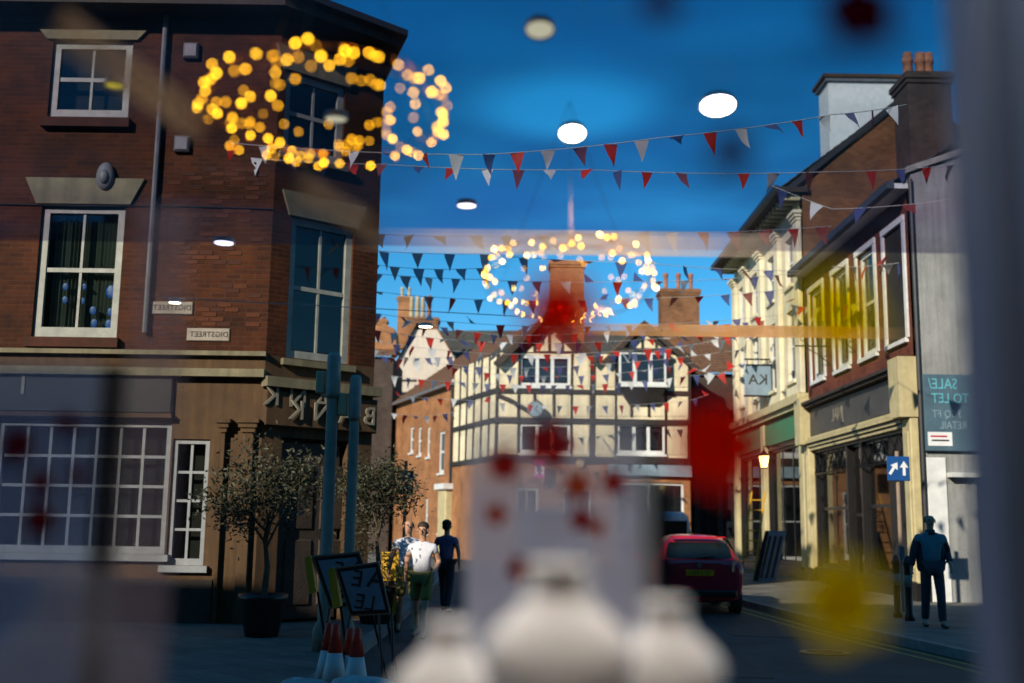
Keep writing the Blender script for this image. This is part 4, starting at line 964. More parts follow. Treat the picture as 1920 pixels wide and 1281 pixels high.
# ladders and boards leaning by the cream shop
for i, (px, wd, Yl, lean, m) in enumerate(((1412, .07, 33.6, .5, 'yellow_plastic'), (1426, .25, 33.3, .4, 'stone'), (1440, .30, 33.0, .35, 'sign_grey'))):
    q = P(px, 1000, Yl); x0 = q.x
    ld = thing('leaning_ladder' if i == 0 else 'leaning_board', ('yellow ladder leaning by the cream shop behind the red car', 'tan board leaning by the cream shop, next to the ladder', 'grey-blue framed board leaning outside the cream shop, rightmost')[i], 'ladder' if i == 0 else 'board', (x0, Yl, .12))
    if i == 0:
        for s in (-1, 1): MB().tube([(s*.2-.2, 0, 0), (s*.2+.25, .3, 2.6)], .03, 6).build('rail', M[m], ld)
        for k in range(8): z = .25+k*.3; MB().tube([(-.4+.45*z/2.6, .3*z/2.6, z), (.45*z/2.6, .3*z/2.6, z)], .018, 5).build('rung', M[m], ld)
    else:
        MB().prism([(-wd, 0), (wd*.6, 0), (wd*.6+lean, 1.45), (-wd+lean, 1.45)], 0, .05).build('board', M[m], ld)
        for k in range(3): MB().prism([(-wd+.02+k*.16, .1), (-wd+.10+k*.16, .1), (-wd+.10+k*.16+lean*.86, 1.3), (-wd+.02+k*.16+lean*.86, 1.3)], -.012, -.002).build('slat', M['black_paint'], ld)

# potted olive trees
def tree(px, py_top, Yt, rad, label, seed):
    rnd = random.Random(seed); q = P(px, 990, Yt); zt = P(px, py_top, Yt).z-.12
    t = thing('potted_olive_tree', label, 'tree', (q.x, Yt, .12))
    MB().lathe([(.22,0),(.30,.45),(.33,.47),(.33,.55),(.28,.55),(.27,.48)], 16).build('pot', M['black_paint'], t, True)
    b = MB(); tips = []
    b.tube([(0,0,.4),(.03,.02,.9),(-.02,.03,zt*.55),(.02,0,zt*.7)], [.05,.042,.035,.025], 8)
    for k in range(9):
        an = k*2.4+rnd.random(); z0 = zt*(.5+.04*k*.6); e_ = Vector((math.cos(an)*rad*.75, math.sin(an)*rad*.75, min(zt*.95, z0+zt*(.12+.3*rnd.random()))))
        b.tube([(0,.02,z0), (e_.x*.5, e_.y*.5, (z0+e_.z)/2+.05), e_], [.02,.013,.006], 5); tips.append(e_)
    b.build('trunk', M['bark'], t)
    lv = MB(); cz = zt*.76; hz = zt*.26
    clumps = [e_+Vector((rnd.gauss(0,.12), rnd.gauss(0,.12), rnd.gauss(0,.12)))*1.2 for e_ in tips for _ in range(3)]
    for k in range(4200):
        c_ = rnd.choice(clumps); s = rad*.30
        pz = c_+Vector((rnd.gauss(0, s), rnd.gauss(0, s), rnd.gauss(0, s*.9)))
        d_ = Vector((rnd.gauss(0,1), rnd.gauss(0,1), rnd.gauss(.2,.8))).normalized()*rnd.uniform(.05,.10); sd_ = d_.cross(Vector((rnd.gauss(0,1),rnd.gauss(0,1),rnd.gauss(0,1)))).normalized()*.014
        lv.add([pz, pz+d_*.5+sd_, pz+d_, pz+d_*.5-sd_], [(0,1,2,3)], 0 if rnd.random() < .6 else 1)
    me = bpy.data.meshes.new('crown'); me.from_pydata(lv.v, [], lv.f); me.materials.append(M['leaf']); me.materials.append(M['leaf2'])
    for pp, mi in zip(me.polygons, lv.m): pp.material_index = mi
    link('crown', me, t)
tree(500, 868, 15.2, .55, 'olive tree in a black pot in front of the bank, left of the grey posts', 1)
tree(708, 872, 17.4, .42, 'slimmer olive tree in a black pot just right of the grey posts', 2)

# ================================================================== vehicles
def wheel(parent, x, y, r, w_):
    wl = MB().tube([(x-w_/2, y, r), (x+w_/2, y, r)], r, 20).build('wheel', M['tyre'], parent, True)
    for s in (-1, 1): MB().tube([(x+s*(w_/2+.001), y, r), (x+s*(w_/2+.012), y, r)], r*.62, 16).build('rim', M['rim'], wl)
def car(loc, rz, label, body_m, name='parked_car', plate=True, L_len=4.1, W_=1.76, H_=1.49):
    t = thing(name, label, 'car', loc, rz)                     # rear of the car towards the viewer (local -Y)
    hw = W_/2
    def sec(y, zb, wlow, belt, wb_, top, wt):
        pts = [(0,zb),(wlow*.9,zb),(wlow,zb+.14),(hw*wb_,belt-.22),(hw*wb_*.985,belt),(wt,top-.07),(wt*.82,top),(0,top+.012)]
        return [(x, y, z) for x, z in pts]+[(-x, y, z) for x, z in reversed(pts[1:-1])]
    st = [sec(0.0,.42,.62,.90,.80,.98,.58), sec(.04,.30,.74,.94,.93,1.02,.66), sec(.12,.22,.80,.97,.99,1.08,.70), sec(.30,.20,.83,.99,1.0,1.33,.60), sec(.50,.20,.85,1.0,1.0,1.45,.585),
          sec(.9,.20,.86,.99,1.0,H_,.58), sec(1.7,.20,.86,.97,1.0,H_,.58), sec(2.3,.20,.86,.96,1.0,1.42,.60), sec(2.9,.20,.86,.95,1.0,1.06,.68), sec(3.1,.2,.85,.93,.99,.98,.70), sec(3.7,.24,.80,.84,.93,.90,.62), sec(4.0,.30,.66,.74,.80,.78,.50), sec(L_len,.40,.5,.66,.62,.68,.40)]
    bd = MB().loft(st).build('body', body_m, t, True)
    sm = bd.modifiers.new('s', 'SUBSURF'); sm.levels = 1; sm.render_levels = 1
    def patch(pts, m, nm, par=t, off=0): return MB().add(pts, [tuple(range(len(pts)))]).build(nm, m, par)
    # rear screen: curved strip following the tailgate
    rings = []
    for y, z, hw_ in ((.055, 1.03, .63), (.13, 1.14, .62), (.20, 1.24, .595), (.275, 1.335, .55)):
        rings.append([(-hw_, y+.05, z), (-hw_*.6, y-.015, z+.01), (0, y-.03, z+.012), (hw_*.6, y-.015, z+.01), (hw_, y+.05, z)])
    b = MB()
    for r0, r1 in zip(rings[:-1], rings[1:]):
        for i in range(4): b.add([r0[i], r0[i+1], r1[i+1], r1[i]], [(0,1,2,3)])
    rsn = b.build('rear_window', M['car_glass'], t, True)
    MB().tube([(-.05, .02, 1.05), (.30, .035, 1.10)], .012, 5).build('wiper', M['black_paint'], rsn)
    MB().box(-.52, .52, .20, .34, 1.43, 1.455).build('roof_spoiler', body_m, t)
    for s in (-1, 1):
        sp = [(s*.60, .02, .80), (s*.86, .18, .82), (s*.86, .22, 1.0), (s*.62, .05, 1.0)]
        b = MB(); b.add(sp+[(x, y-.05, z) for x, y, z in sp], [(0,1,2,3),(4,5,6,7),(0,1,5,4),(1,2,6,5),(2,3,7,6),(3,0,4,7)]).build('tail_light', M['lamp_red'], t)
        sw = [(s*.865, .75, 1.0), (s*.865, 2.75, .98), (s*.66, 2.2, 1.38), (s*.66, .85, 1.40)]
        patch([(x+s*.012, y, z) for x, y, z in sw], M['car_glass'], 'side_window')
        MB().cbox(s*.98-.09, s*.98+.09, 2.35, 2.47, .95, 1.08, .03).build('wing_mirror', body_m, t)
    if plate:
        pl_ = MB().cbox(-.26, .26, -.035, -.01, .72, .83, .006).build('number_plate', M['plate_yellow'], t)
        lettering(pl_, 'YJ13 EBU', .105, 0, -.037, .775, M['text_dark'], .004)
    MB().tube([(0, -.012, .92), (0, .0, .92)], .045, 14).build('badge', M['rim'], t)
    MB().cbox(-.70, .70, -.02, .10, .34, .46, .03).build('bumper_lower', M['black_paint'], t)
    for y in (.72, 3.28):
        for s in (-1, 1): wheel(t, s*(hw-.12), y, .31, .2)
    return t
q = onz(1310, 1146, 0)
car((P(1311, 1000, 21.6).x, 21.6, 0), R(-2), 'red hatchback with yellow rear number plate parked by the right kerb', M['car_red'])
# white van in the distance behind the display panel
vx = P(1062, 1000, 34).x
vn = thing('white_van', 'white van with plum stripe further up the street, behind the centre panel', 'van', (vx, 34, 0), R(8))
def vsec(y, zb, zt, h_): return [(-h_*.96, y, zb), (h_*.96, y, zb), (h_, y, zb+.3), (h_, y, zt*.55), (h_*.86, y, zt-.12), (h_*.7, y, zt), (-h_*.7, y, zt), (-h_*.86, y, zt-.12), (-h_, y, zt*.55), (-h_, y, zb+.3)]
MB().loft([vsec(0, .4, 1.0, .80), vsec(.35, .3, 1.12, .93), vsec(.95, .3, 1.25, .97), vsec(1.7, .3, 2.0, .97), vsec(2.2, .3, 2.12, .98), vsec(4.6, .3, 2.14, .98), vsec(4.8, .4, 2.0, .95)]).build('body', M['car_white'], vn, True)
MB().add([(-.8, .93, 1.29), (.8, .93, 1.29), (.7, 1.62, 1.94), (-.7, 1.62, 1.94)], [(0,1,2,3)]).build('windscreen', M['car_glass'], vn)
MB().box(-.84, .84, .30, .36, 1.02, 1.12).build('stripe', M['plum'], vn); MB().box(-.5, .5, -.04, .0, .55, .85).build('grille', M['black_paint'], vn)
for s in (-1, 1):
    MB().sphere((s*.72, .12, .82), .13, 10, 6, 1.2, .6, .8).build('headlight', M['sign_grey'], vn, True)
    for y in (.85, 3.9): wheel(vn, s*.88, y, .33, .2)
# second light van partly hidden by the red car
px_ = P(1240, 1000, 31).x
v2 = thing('parked_van', 'pale van with amber rear light parked beyond the red car', 'van', (px_, 31, 0), 0)
MB().loft([vsec(0, .3, 1.95, .85), vsec(.1, .3, 2.05, .88), vsec(3.2, .3, 2.05, .88), vsec(3.9, .35, 1.2, .86), vsec(4.5, .4, .9, .78)]).build('body', M['car_white'], v2, True)
MB().box(-.7, .7, -.02, -.001, 1.2, 1.8).build('rear_window', M['car_glass'], v2)
for s in (-1, 1):
    MB().box(s*.80-.06, s*.80+.06, -.03, .05, .9, 1.5).build('tail_light', M['yellow_plastic'], v2)
    for y in (.8, 3.5): wheel(v2, s*.78, y, .31, .18)

# ================================================================== people
def skin_mesh(name, verts, edges, radii, m, parent, root=0, sub=2):
    me = bpy.data.meshes.new(name); me.from_pydata(verts, edges, [])
    o = bpy.data.objects.new(name, me); COL.objects.link(o)
    md = o.modifiers.new('skin', 'SKIN'); md.use_smooth_shade = True; md.branch_smoothing = 0.5
    for i, v in enumerate(me.skin_vertices[0].data):
        r = radii[i]; v.radius = r if isinstance(r, tuple) else (r, r); v.use_root = (i == root)
    s = o.modifiers.new('sub', 'SUBSURF'); s.levels = sub; s.render_levels = sub
    dg = bpy.context.evaluated_depsgraph_get(); m2 = bpy.data.meshes.new_from_object(o.evaluated_get(dg))
    bpy.data.objects.remove(o); bpy.data.meshes.remove(me)
    m2.materials.clear(); m2.materials.append(m)
    for p_ in m2.polygons: p_.use_smooth = True
    return link(name, m2, parent)
def person(loc, rz, label, H=1.76, top='shirt_white', legs='khaki', shorts=True, jacket=None, stride=.22, hair='hair', bald=False, arm=.12, build=1.0, bag=None):
    t = thing('person', label, 'person', loc, rz)               # faces local -Y
    k = H/1.76; V = lambda x, y, z: (x*k, y*k, z*k)
    s = stride
    hipL, hipR = V(.09, 0, .92), V(-.09, 0, .92); knL, knR = V(.10, -s*.55, .50), V(-.10, s*.15, .50); anL, anR = V(.10, -s*.75, .09), V(-.10, s*.85, .11)
    toL, toR = V(.12, -s*.75-.19, .03), V(-.12, s*.85-.18, .03)
    pel, wst, chs, nek = V(0, 0, .97), V(0, 0, 1.12), V(0, -.01, 1.34), V(0, 0, 1.50)
    hdl, hdc, hdt = V(0, -.025, 1.585), V(0, -.02, 1.655), V(0, 0, 1.72)
    sL, sR = V(.18*build, 0, 1.39), V(-.18*build, 0, 1.39); eL, eR = V(.25*build, .09, 1.15), V(-.26*build, -.02+arm*.4, 1.14); wL, wR = V(.24*build, -.10-arm, .98), V(-.29*build, -.02+arm, .90)
    v = [pel, wst, chs, nek, hdl, hdc, hdt, sL, eL, wL, sR, eR, wR, hipL, knL, anL, toL, hipR, knR, anR, toR]
    e_ = [(0,1),(1,2),(2,3),(3,4),(4,5),(5,6),(2,7),(7,8),(8,9),(2,10),(10,11),(11,12),(0,13),(13,14),(14,15),(15,16),(0,17),(17,18),(18,19),(19,20)]
    B = build
    r = [(.12*k*B,.09*k*B),(.105*k*B,.085*k*B),(.115*k*B,.09*k*B),.052*k,.062*k,.084*k,.055*k,.06*k,.043*k,.030*k,.06*k,.043*k,.030*k,.088*k,.056*k,.040*k,.034*k,.088*k,.056*k,.040*k,.034*k]
    # hands: palm and five fingers each
    for wi, wv, sg in ((9, wL, 1), (12, wR, -1)):
        pm = (wv[0]+.005*sg, wv[1]-.012, wv[2]-.075*k); pi = len(v); v.append(pm); e_.append((wi, pi)); r.append((.026*k, .018*k))
        for fi, (dx, ln) in enumerate(((-.027, .066), (-.010, .078), (.008, .074), (.025, .058))):
            a_ = len(v); v.append((pm[0]+.006*sg, pm[1]+dx, pm[2]-ln*.5*k)); v.append((pm[0]-.006*sg, pm[1]+dx-.006, pm[2]-ln*k)); e_ += [(pi, a_), (a_, a_+1)]; r += [.009*k, .008*k]
        a_ = len(v); v.append((pm[0]-.012*sg, pm[1]-.038, pm[2]+.01)); v.append((pm[0]-.016*sg, pm[1]-.05, pm[2]-.03)); e_ += [(pi, a_), (a_, a_+1)]; r += [.010*k, .008*k]
    skin_mesh('body', v, e_, r, M['skin'], t)
    # face
    hd = MB()
    hd.sphere(V(0, -.112, 1.625), .017*k, 8, 5, .8, 1.1, 1.5)
    for sx in (-1, 1): hd.sphere(V(sx*.083, -.005, 1.63), .026*k, 8, 5, .4, .8, 1.25)
    hd.build('nose_and_ears', M['skin'], t, True)
    for sx in (-1, 1): MB().sphere(V(sx*.032, -.098, 1.652), .011*k, 8, 5).build('eye', M['black_paint'], t, True)
    MB().sphere(V(0, -.103, 1.578), .02*k, 8, 5, 1.2, .4, .3).build('mouth', M['red_paint'], t, True)
    hr = MB()
    if bald: hr.sphere(V(0, .035, 1.655), .088*k, 14, 8, 1.0, .85, .75)
    else: hr.sphere(V(0, .018, 1.69), .096*k, 14, 8, .98, 1.02, .85); hr.sphere(V(0, .05, 1.63), .08*k, 12, 6, 1.05, .8, 1.0)
    hr.build('hair', M[hair], t, True)
    # clothes, grown round the same limbs
    g_ = .018
    def mid(a, b, f): return tuple(a[i]+(b[i]-a[i])*f for i in range(3))
    slv = .55
    ts = [V(0,0,.93), wst, chs, V(0,0,1.475), sL, mid(sL, eL, slv), sR, mid(sR, eR, slv)]
    skin_mesh('shirt', ts, [(0,1),(1,2),(2,3),(2,4),(4,5),(2,6),(6,7)], [(.165*k*B,.135*k*B),(.165*k*B,.14*k*B),(.175*k*B,.15*k*B),.07*k,.085*k,.07*k,.085*k,.07*k], M[top], t)
    fl_ = .92 if shorts else 1.0
    kL, kR = (mid(hipL, knL, fl_), mid(hipR, knR, fl_))
    if shorts:
        skin_mesh('shorts', [V(0,0,.97), hipL, kL, hipR, kR], [(0,1),(1,2),(0,3),(3,4)], [(.16*k*B,.13*k*B),.105*k,.088*k,.105*k,.088*k], M[legs], t)
    else:
        skin_mesh('trousers', [V(0,0,.97), hipL, knL, (anL[0],anL[1],.07*k), hipR, knR, (anR[0],anR[1],.09*k)], [(0,1),(1,2),(2,3),(0,4),(4,5),(5,6)], [(.16*k*B,.13*k*B),.102*k,.076*k,.064*k,.102*k,.076*k,.064*k], M[legs], t)
    for an, to in ((anL, toL), (anR, toR)):
        skin_mesh('shoe', [(an[0], an[1]+.03, .045*k), mid((an[0],an[1],.045*k), to, .6), to], [(0,1),(1,2)], [.045*k,.046*k,.036*k], M['shoe'], t)
    if jacket:
        for sx, sh_, el, wr in ((1, sL, eL, wL), (-1, sR, eR, wR)):
            skin_mesh('jacket_side', [V(sx*.135*B, .03, .82), V(sx*.135*B, .03, 1.15), V(sx*.125*B, .03, 1.36), sh_, el, mid(el, wr, .93)], [(0,1),(1,2),(2,3),(3,4),(4,5)], [.078*k*B,.08*k*B,.08*k*B,.076*k,.064*k,.052*k], M[jacket], t)
        MB().lathe([(.09*k, 1.42*k), (.078*k, 1.46*k), (.072*k, 1.50*k)], 14).build('collar', M[jacket], t, True)
    if bag: skin_mesh('bag', [V(.36, -.02, .62), V(.36, -.02, .86)], [(0,1)], [(.05*k,.16*k),(.045*k,.13*k)], M[bag], t)
    return t
q = onz(1752, 1176, .12)
person((q.x, q.y, .12), R(-6), 'balding man in dark jacket, teal T-shirt and dark trousers walking beside the white wall', 1.78, 'tee', 'jeans', False, 'jacket', .16, 'hair', True, .02, 1.06)
person((P(766, 1000, 17.3).x, 17.3, 0), R(12), 'left person of the walking pair in white polo shirts and khaki shorts', 1.70, 'shirt_white', 'khaki', True, None, .24, 'hair', True, .1)
person((P(793, 1000, 16.6).x, 16.6, 0), R(-10), 'person in white polo shirt and khaki shorts, right and nearer of the walking pair', 1.64, 'shirt_white', 'khaki', True, None, .22, 'hair', False, .14)
person((P(838, 1000, 21.5).x, 21.5, 0), R(160), 'person in purple top and dark trousers walking behind the white-shirted pair', 1.70, 'purple_cloth', 'jeans', False, None, .2, 'hair', False, .06, bag='purple_cloth')

# ================================================================== bunting: each string a thing, each flag a part of it
flag_meshes = {}
def flag_mesh(col, var):
    k = (col, var)
    if k not in flag_meshes:
        b = MB(); n = 4; rr = random.Random(var*7+ord(col)); amp = rr.uniform(.05, .26); ph = rr.uniform(0, 6); skew = rr.uniform(-.34, .34)
        vs = []; fs = []
        for j in range(n+1):
            tz = j/n; hw = .5*(1-tz)
            for i in range(3):
                x = (i-1)*hw+skew*tz*tz
                vs.append((x, amp*math.sin(ph+tz*3+x*4)*tz+.0, -tz*1.5))
        for j in range(n):
            for i in range(2): fs.append((j*3+i, j*3+i+1, (j+1)*3+i+1, (j+1)*3+i))
        b.add(vs, fs); me = bpy.data.meshes.new('flag'); me.from_pydata(b.v, [], b.f); me.materials.append(FLAG_M[col])
        for p_ in me.polygons: p_.use_smooth = True
        flag_meshes[k] = me
    return flag_meshes[k]
def bunting(pts, Ys, spacing, size, cols, label, start=0.0, skip=0.06):
    """pts are points along the cord, at the distances Ys"""
    W_ = [P(px, py, Y) for (px, py), Y in zip(pts, Ys)]
    path = [W_[0]]
    for a, b2 in zip(W_[:-1], W_[1:]):
        n = 10
        for k_ in range(1, n+1):
            f_ = k_/n; p_ = a.lerp(b2, f_); p_.z -= 4*f_*(1-f_)*(b2-a).length*.012; path.append(p_)
    org = path[0].copy()
    t = thing('bunting_string', label, 'bunting', org, 0, 'bunting strings across the street')
    MB().tube([p_-org for p_ in path], .006, 4).build('cord', M['cord'], t)
    d_acc = start; i = 0; seg = 0; pos = 0.0
    cum = [0]
    for a, b2 in zip(path[:-1], path[1:]): cum.append(cum[-1]+(b2-a).length)
    s = start
    while s < cum[-1]-size*.5:
        while cum[seg+1] < s: seg += 1
        f_ = (s-cum[seg])/(cum[seg+1]-cum[seg]); p_ = path[seg].lerp(path[seg+1], f_); dr = (path[seg+1]-path[seg]).normalized()
        c_ = cols[i % len(cols)]; i += 1
        if random.random() > skip:
            o = link('flag', flag_mesh(c_, random.randrange(9)), t, p_-org-Vector((0, 0, .004)))
            sz = size*random.uniform(.9, 1.1); o.scale = (sz, sz, sz*random.uniform(.85, 1.1))
            tilt = random.gauss(0, .45) if random.random() < .82 else random.choice((1.6, -.9, 2.3))
            o.rotation_euler = (tilt, -math.asin(max(-1, min(1, dr.z)))*1.0, math.atan2(dr.y, dr.x)+random.gauss(0, .42))
        s += spacing*random.uniform(.86, 1.14)
RWB = 'rwb'
bunting([(430, 268), (905, 290), (1240, 258), (1560, 215), (1700, 196)], [15.2, 15.0, 15.0, 15.4, 16.2], .455, .205, 'rwbrwbrwbrwm', 'nearest bunting of red, white and navy flags, curving up to the right above all others', .05, 0)
bunting([(470, 296), (720, 308), (1100, 318), (1560, 322), (1800, 308)], [17.0, 16.8, 16.6, 16.8, 17.4], .52, .20, 'wrbrmbrwm', 'second nearest bunting, level line just below the highest string', .1, .05)
bunting([(690, 438), (900, 442), (1200, 436), (1560, 424)], [21.5, 22, 22, 23], .70, .28, 'mrmwrm', 'bunting crossing the sky just above the larger light ring of the pair further away', .2, .0)
bunting([(694, 470), (900, 476), (1200, 492), (1500, 508)], [23.5, 24, 24, 25.5], .74, .27, 'bmbwb', 'bunting crossing behind the further light ring at its upper rim', .3, .05)
bunting([(692, 512), (900, 524), (1180, 528), (1500, 512)], [25.5, 26, 26.5, 28], .62, .26, 'bmwbr', 'bunting crossing the blue sky at the middle of the further light ring', .2, .05)
bunting([(690, 545), (900, 562), (1180, 560), (1480, 542)], [27.5, 28, 29, 30], .66, .27, 'mbmrb', 'bunting dipping just above the distant slate roof', .25, .05)
bunting([(694, 586), (850, 604), (1100, 612), (1470, 590)], [30, 31, 32, 34], .70, .25, 'brwm', 'bunting dipping across the apex of the half-timbered gable', .2, .05)
bunting([(696, 618), (880, 640), (1150, 640), (1455, 610)], [33, 35, 36, 38], .62, .28, 'rwbrwb', 'bunting across both gables at the height of their bargeboards', .2, .0)
bunting([(700, 640), (930, 664), (1200, 656), (1440, 625)], [36, 38, 39, 40.5], .60, .28, 'wbrwrb', 'bunting hanging along the top of the upper gable windows', .2, .0)
bunting([(716, 668), (930, 690), (1140, 682), (1425, 650)], [38.5, 40, 41, 42.5], .60, .27, 'brwwrb', 'bunting crossing the middle of the upper gable windows', .1, .05)
bunting([(735, 705), (850, 716), (1100, 722), (1300, 704), (1410, 690)], [41, 42, 43, 43.5, 44], .52, .27, 'wbrwrb', 'bunting level with the sills of the upper gable windows', .1, .0)
bunting([(745, 742), (850, 748), (1080, 762), (1290, 752), (1330, 740)], [44, 45, 46, 46.5, 47], .60, .26, 'rwbrwb', 'lowest bunting, across the short panels between the storeys', .1, .1)
bunting([(1300, 690), (1345, 704), (1400, 676)], [40, 39, 38.6], .42, .30, 'rwwr', 'short bunting sagging in front of the dark boarded house', .1, 0)
bunting([(1560, 500), (1640, 498), (1722, 486)], [28.6, 26.5, 24.8], .52, .26, 'bwbrrwb', 'bunting slung across the tops of the tall white windows of the red shop', .1, 0)
bunting([(1470, 566), (1530, 578), (1612, 568)], [34.0, 30.5, 28.0], .52, .27, 'rwbbrw', 'bunting slung across the middle of the far windows of the red shop', .1, 0)
bunting([(1440, 345), (1560, 392), (1720, 382), (1785, 372)], [20, 19.5, 19.0, 18.6], .75, .24, 'bwbm', 'sparse bunting in front of the roofline of the red shop on the right', .3, .1)

bunting([(760, 600), (930, 628), (1130, 622), (1460, 598)], [34, 35, 36, 37], .58, .26, 'wrbmrb', 'bunting dipping between the two gable apexes, under the amber beam', .1, 0)
bunting([(1080, 668), (1180, 664), (1300, 646), (1430, 612)], [42, 42.5, 42, 41], .46, .28, 'wrrbwb', 'bunting rising to the right from the valley between the gables', .1, 0)
bunting([(850, 690), (960, 704), (1120, 704), (1300, 680)], [45, 46, 46.5, 46], .50, .27, 'rbwrwb', 'bunting close before the upper windows, just above their sills', .1, 0)
bunting([(700, 655), (770, 672), (855, 668)], [40, 41, 42], .46, .27, 'wbrmwb', 'short bunting sagging in front of the pale gable', .1, 0)
bunting([(735, 775), (800, 782), (860, 770)], [44, 45, 46], .46, .27, 'wrbwrb', 'short bunting hanging along the orange brick house front', .1, 0)
bunting([(692, 495), (800, 505), (950, 500)], [24.5, 25, 25.4], .55, .26, 'bmbb', 'short bunting between the bank corner and the further light ring', .1, 0)

# ================================================================== the shop window and what stands and hangs in it
CEIL = 3.0
def ceil_pt(px, py): return onz(px, py, CEIL)
def ceiling_mat(c, r0, r1):
    m = bpy.data.materials.new('sky_tinted_ceiling'); m.use_nodes = True; t = m.node_tree; b = t.nodes['Principled BSDF']
    b.inputs['Roughness'].default_value = .6; b.inputs['Specular IOR Level'].default_value = .1
    tc = N(t, 'ShaderNodeTexCoord')
    def noise(s, off):
        mp = N(t, 'ShaderNodeMapping'); mp.inputs['Location'].default_value = off; t.links.new(tc.outputs['Object'], mp.inputs[0])
        n = N(t, 'ShaderNodeTexNoise'); n.inputs['Scale'].default_value = s; n.inputs['Detail'].default_value = 2; t.links.new(mp.outputs[0], n.inputs['Vector'])
        r = N(t, 'ShaderNodeMapRange'); r.inputs['From Min'].default_value = .35; r.inputs['From Max'].default_value = .65; t.links.new(n.outputs['Fac'], r.inputs['Value']); return r.outputs[0]
    dist = N(t, 'ShaderNodeVectorMath', operation='DISTANCE'); dist.inputs[1].default_value = c; t.links.new(tc.outputs['Object'], dist.inputs[0])
    mk = N(t, 'ShaderNodeMapRange'); mk.interpolation_type = 'SMOOTHSTEP'; mk.inputs['From Min'].default_value = r0; mk.inputs['From Max'].default_value = r1; t.links.new(dist.outputs['Value'], mk.inputs['Value'])
    def mixc(f, a_, b_):
        x = N(t, 'ShaderNodeMix', data_type='RGBA'); t.links.new(f, x.inputs[0])
        for k_, q in ((6, a_), (7, b_)):
            if isinstance(q, tuple): x.inputs[k_].default_value = (*q, 1)
            else: t.links.new(q, x.inputs[k_])
        return x.outputs[2]
    film = mixc(noise(1.1, (3, 1, 0)), (.28, .34, .42), (.64, .68, .75))
    film = mixc(noise(.9, (0, 7, 0)), film, (.50, .44, .60))
    tr = N(t, 'ShaderNodeBsdfTransparent'); t.links.new(mixc(mk.outputs[0], (1.0, 1.0, 1.0), film), tr.inputs[0])
    t.links.new(mixc(noise(.8, (5, 5, 0)), (.52, .50, .58), (.42, .46, .52)), b.inputs['Base Color'])
    tl = N(t, 'ShaderNodeBsdfTranslucent'); tl.inputs[0].default_value = (.5, .48, .52, 1)
    m2 = N(t, 'ShaderNodeMixShader'); m2.inputs[0].default_value = .5; t.links.new(b.outputs[0], m2.inputs[1]); t.links.new(tl.outputs[0], m2.inputs[2])
    op = N(t, 'ShaderNodeMath', operation='MULTIPLY'); t.links.new(mk.outputs[0], op.inputs[0]); op.inputs[1].default_value = .17
    o2 = N(t, 'ShaderNodeMath', operation='MULTIPLY'); t.links.new(op.outputs[0], o2.inputs[0]); t.links.new(noise(1.4, (2, 2, 3)), o2.inputs[1])
    mx = N(t, 'ShaderNodeMixShader'); t.links.new(o2.outputs[0], mx.inputs[0]); t.links.new(tr.outputs[0], mx.inputs[1]); t.links.new(m2.outputs[0], mx.inputs[2])
    t.links.new(mx.outputs[0], t.nodes['Material Output'].inputs[0]); return m
# ceiling sheet; dim sky and its bright spot are put into the tint
hc = ceil_pt(1062, 205); M['ceiling_tint'] = ceiling_mat((hc.x, hc.y, CEIL), .14, .42)
struct(MB().add([(-4.5,1.0,CEIL),(4.5,1.0,CEIL),(4.5,5.55,CEIL),(-4.5,5.55,CEIL)], [(0,1,2,3)]).build('ceiling', M['ceiling_tint']))
# pale wooden ceiling beams; uplight on them is painted as a weak glow
M['beam'] = veil_mat('pale_beam_glow', (0.80, 0.60, 0.44), .40, .6, (1, 1, 1), .75, glow=.55, xfade=.4, nscale=2.2)
M['beam2'] = veil_mat('amber_beam_glow', (0.85, 0.45, 0.17), .55, .6, (1, 1, 1), .75, glow=.45, xfade=.3, nscale=2.2)
M['beam3'] = veil_mat('brown_beam_glow', (0.50, 0.30, 0.16), .38, .6, (1, 1, 1), .6, glow=.10, xfade=.35, nscale=8)
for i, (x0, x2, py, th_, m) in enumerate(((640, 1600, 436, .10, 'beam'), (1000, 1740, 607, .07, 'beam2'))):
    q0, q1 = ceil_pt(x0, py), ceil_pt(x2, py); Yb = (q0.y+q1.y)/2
    tag(MB().cbox(q0.x*Yb/q0.y, q1.x*Yb/q1.y, Yb-.05, Yb+.05, CEIL-.05-th_/2, CEIL-.05+th_/2, .02).build('ceiling_beam', M[m]), ('wide pale beam of the shop ceiling with a painted glow, above the further light ring', 'narrow amber beam of the shop ceiling with a painted glow, just above the right gable')[i], 'beam', 'shop ceiling beams')
# sloping wooden beams on the left
for i, (pa, pb, lab) in enumerate((((120, 55), (372, 232), 'brown slanting beam of the shop ceiling beside the upper left window'), ((560, 345), (700, 425), 'pale slanting beam of the shop ceiling at the bank corner'))):
    q0, q1 = onz(*pa, 2.12), onz(*pb, 2.12)
    tag(MB().tube([q0, q1], .026, 4).build('ceiling_beam', M['beam3']), lab, 'beam', 'shop ceiling beams')
# lighting track that carries the far lamps
qa, qb = ceil_pt(300, 566), ceil_pt(1064, 606)
tag(MB().tube([qa+Vector((0, 0, .03)), qb+Vector((0, 0, .03))], .003, 6).build('lighting_track', M['trim']), 'thin lighting track of the shop ceiling across the distant roofs', 'light track')
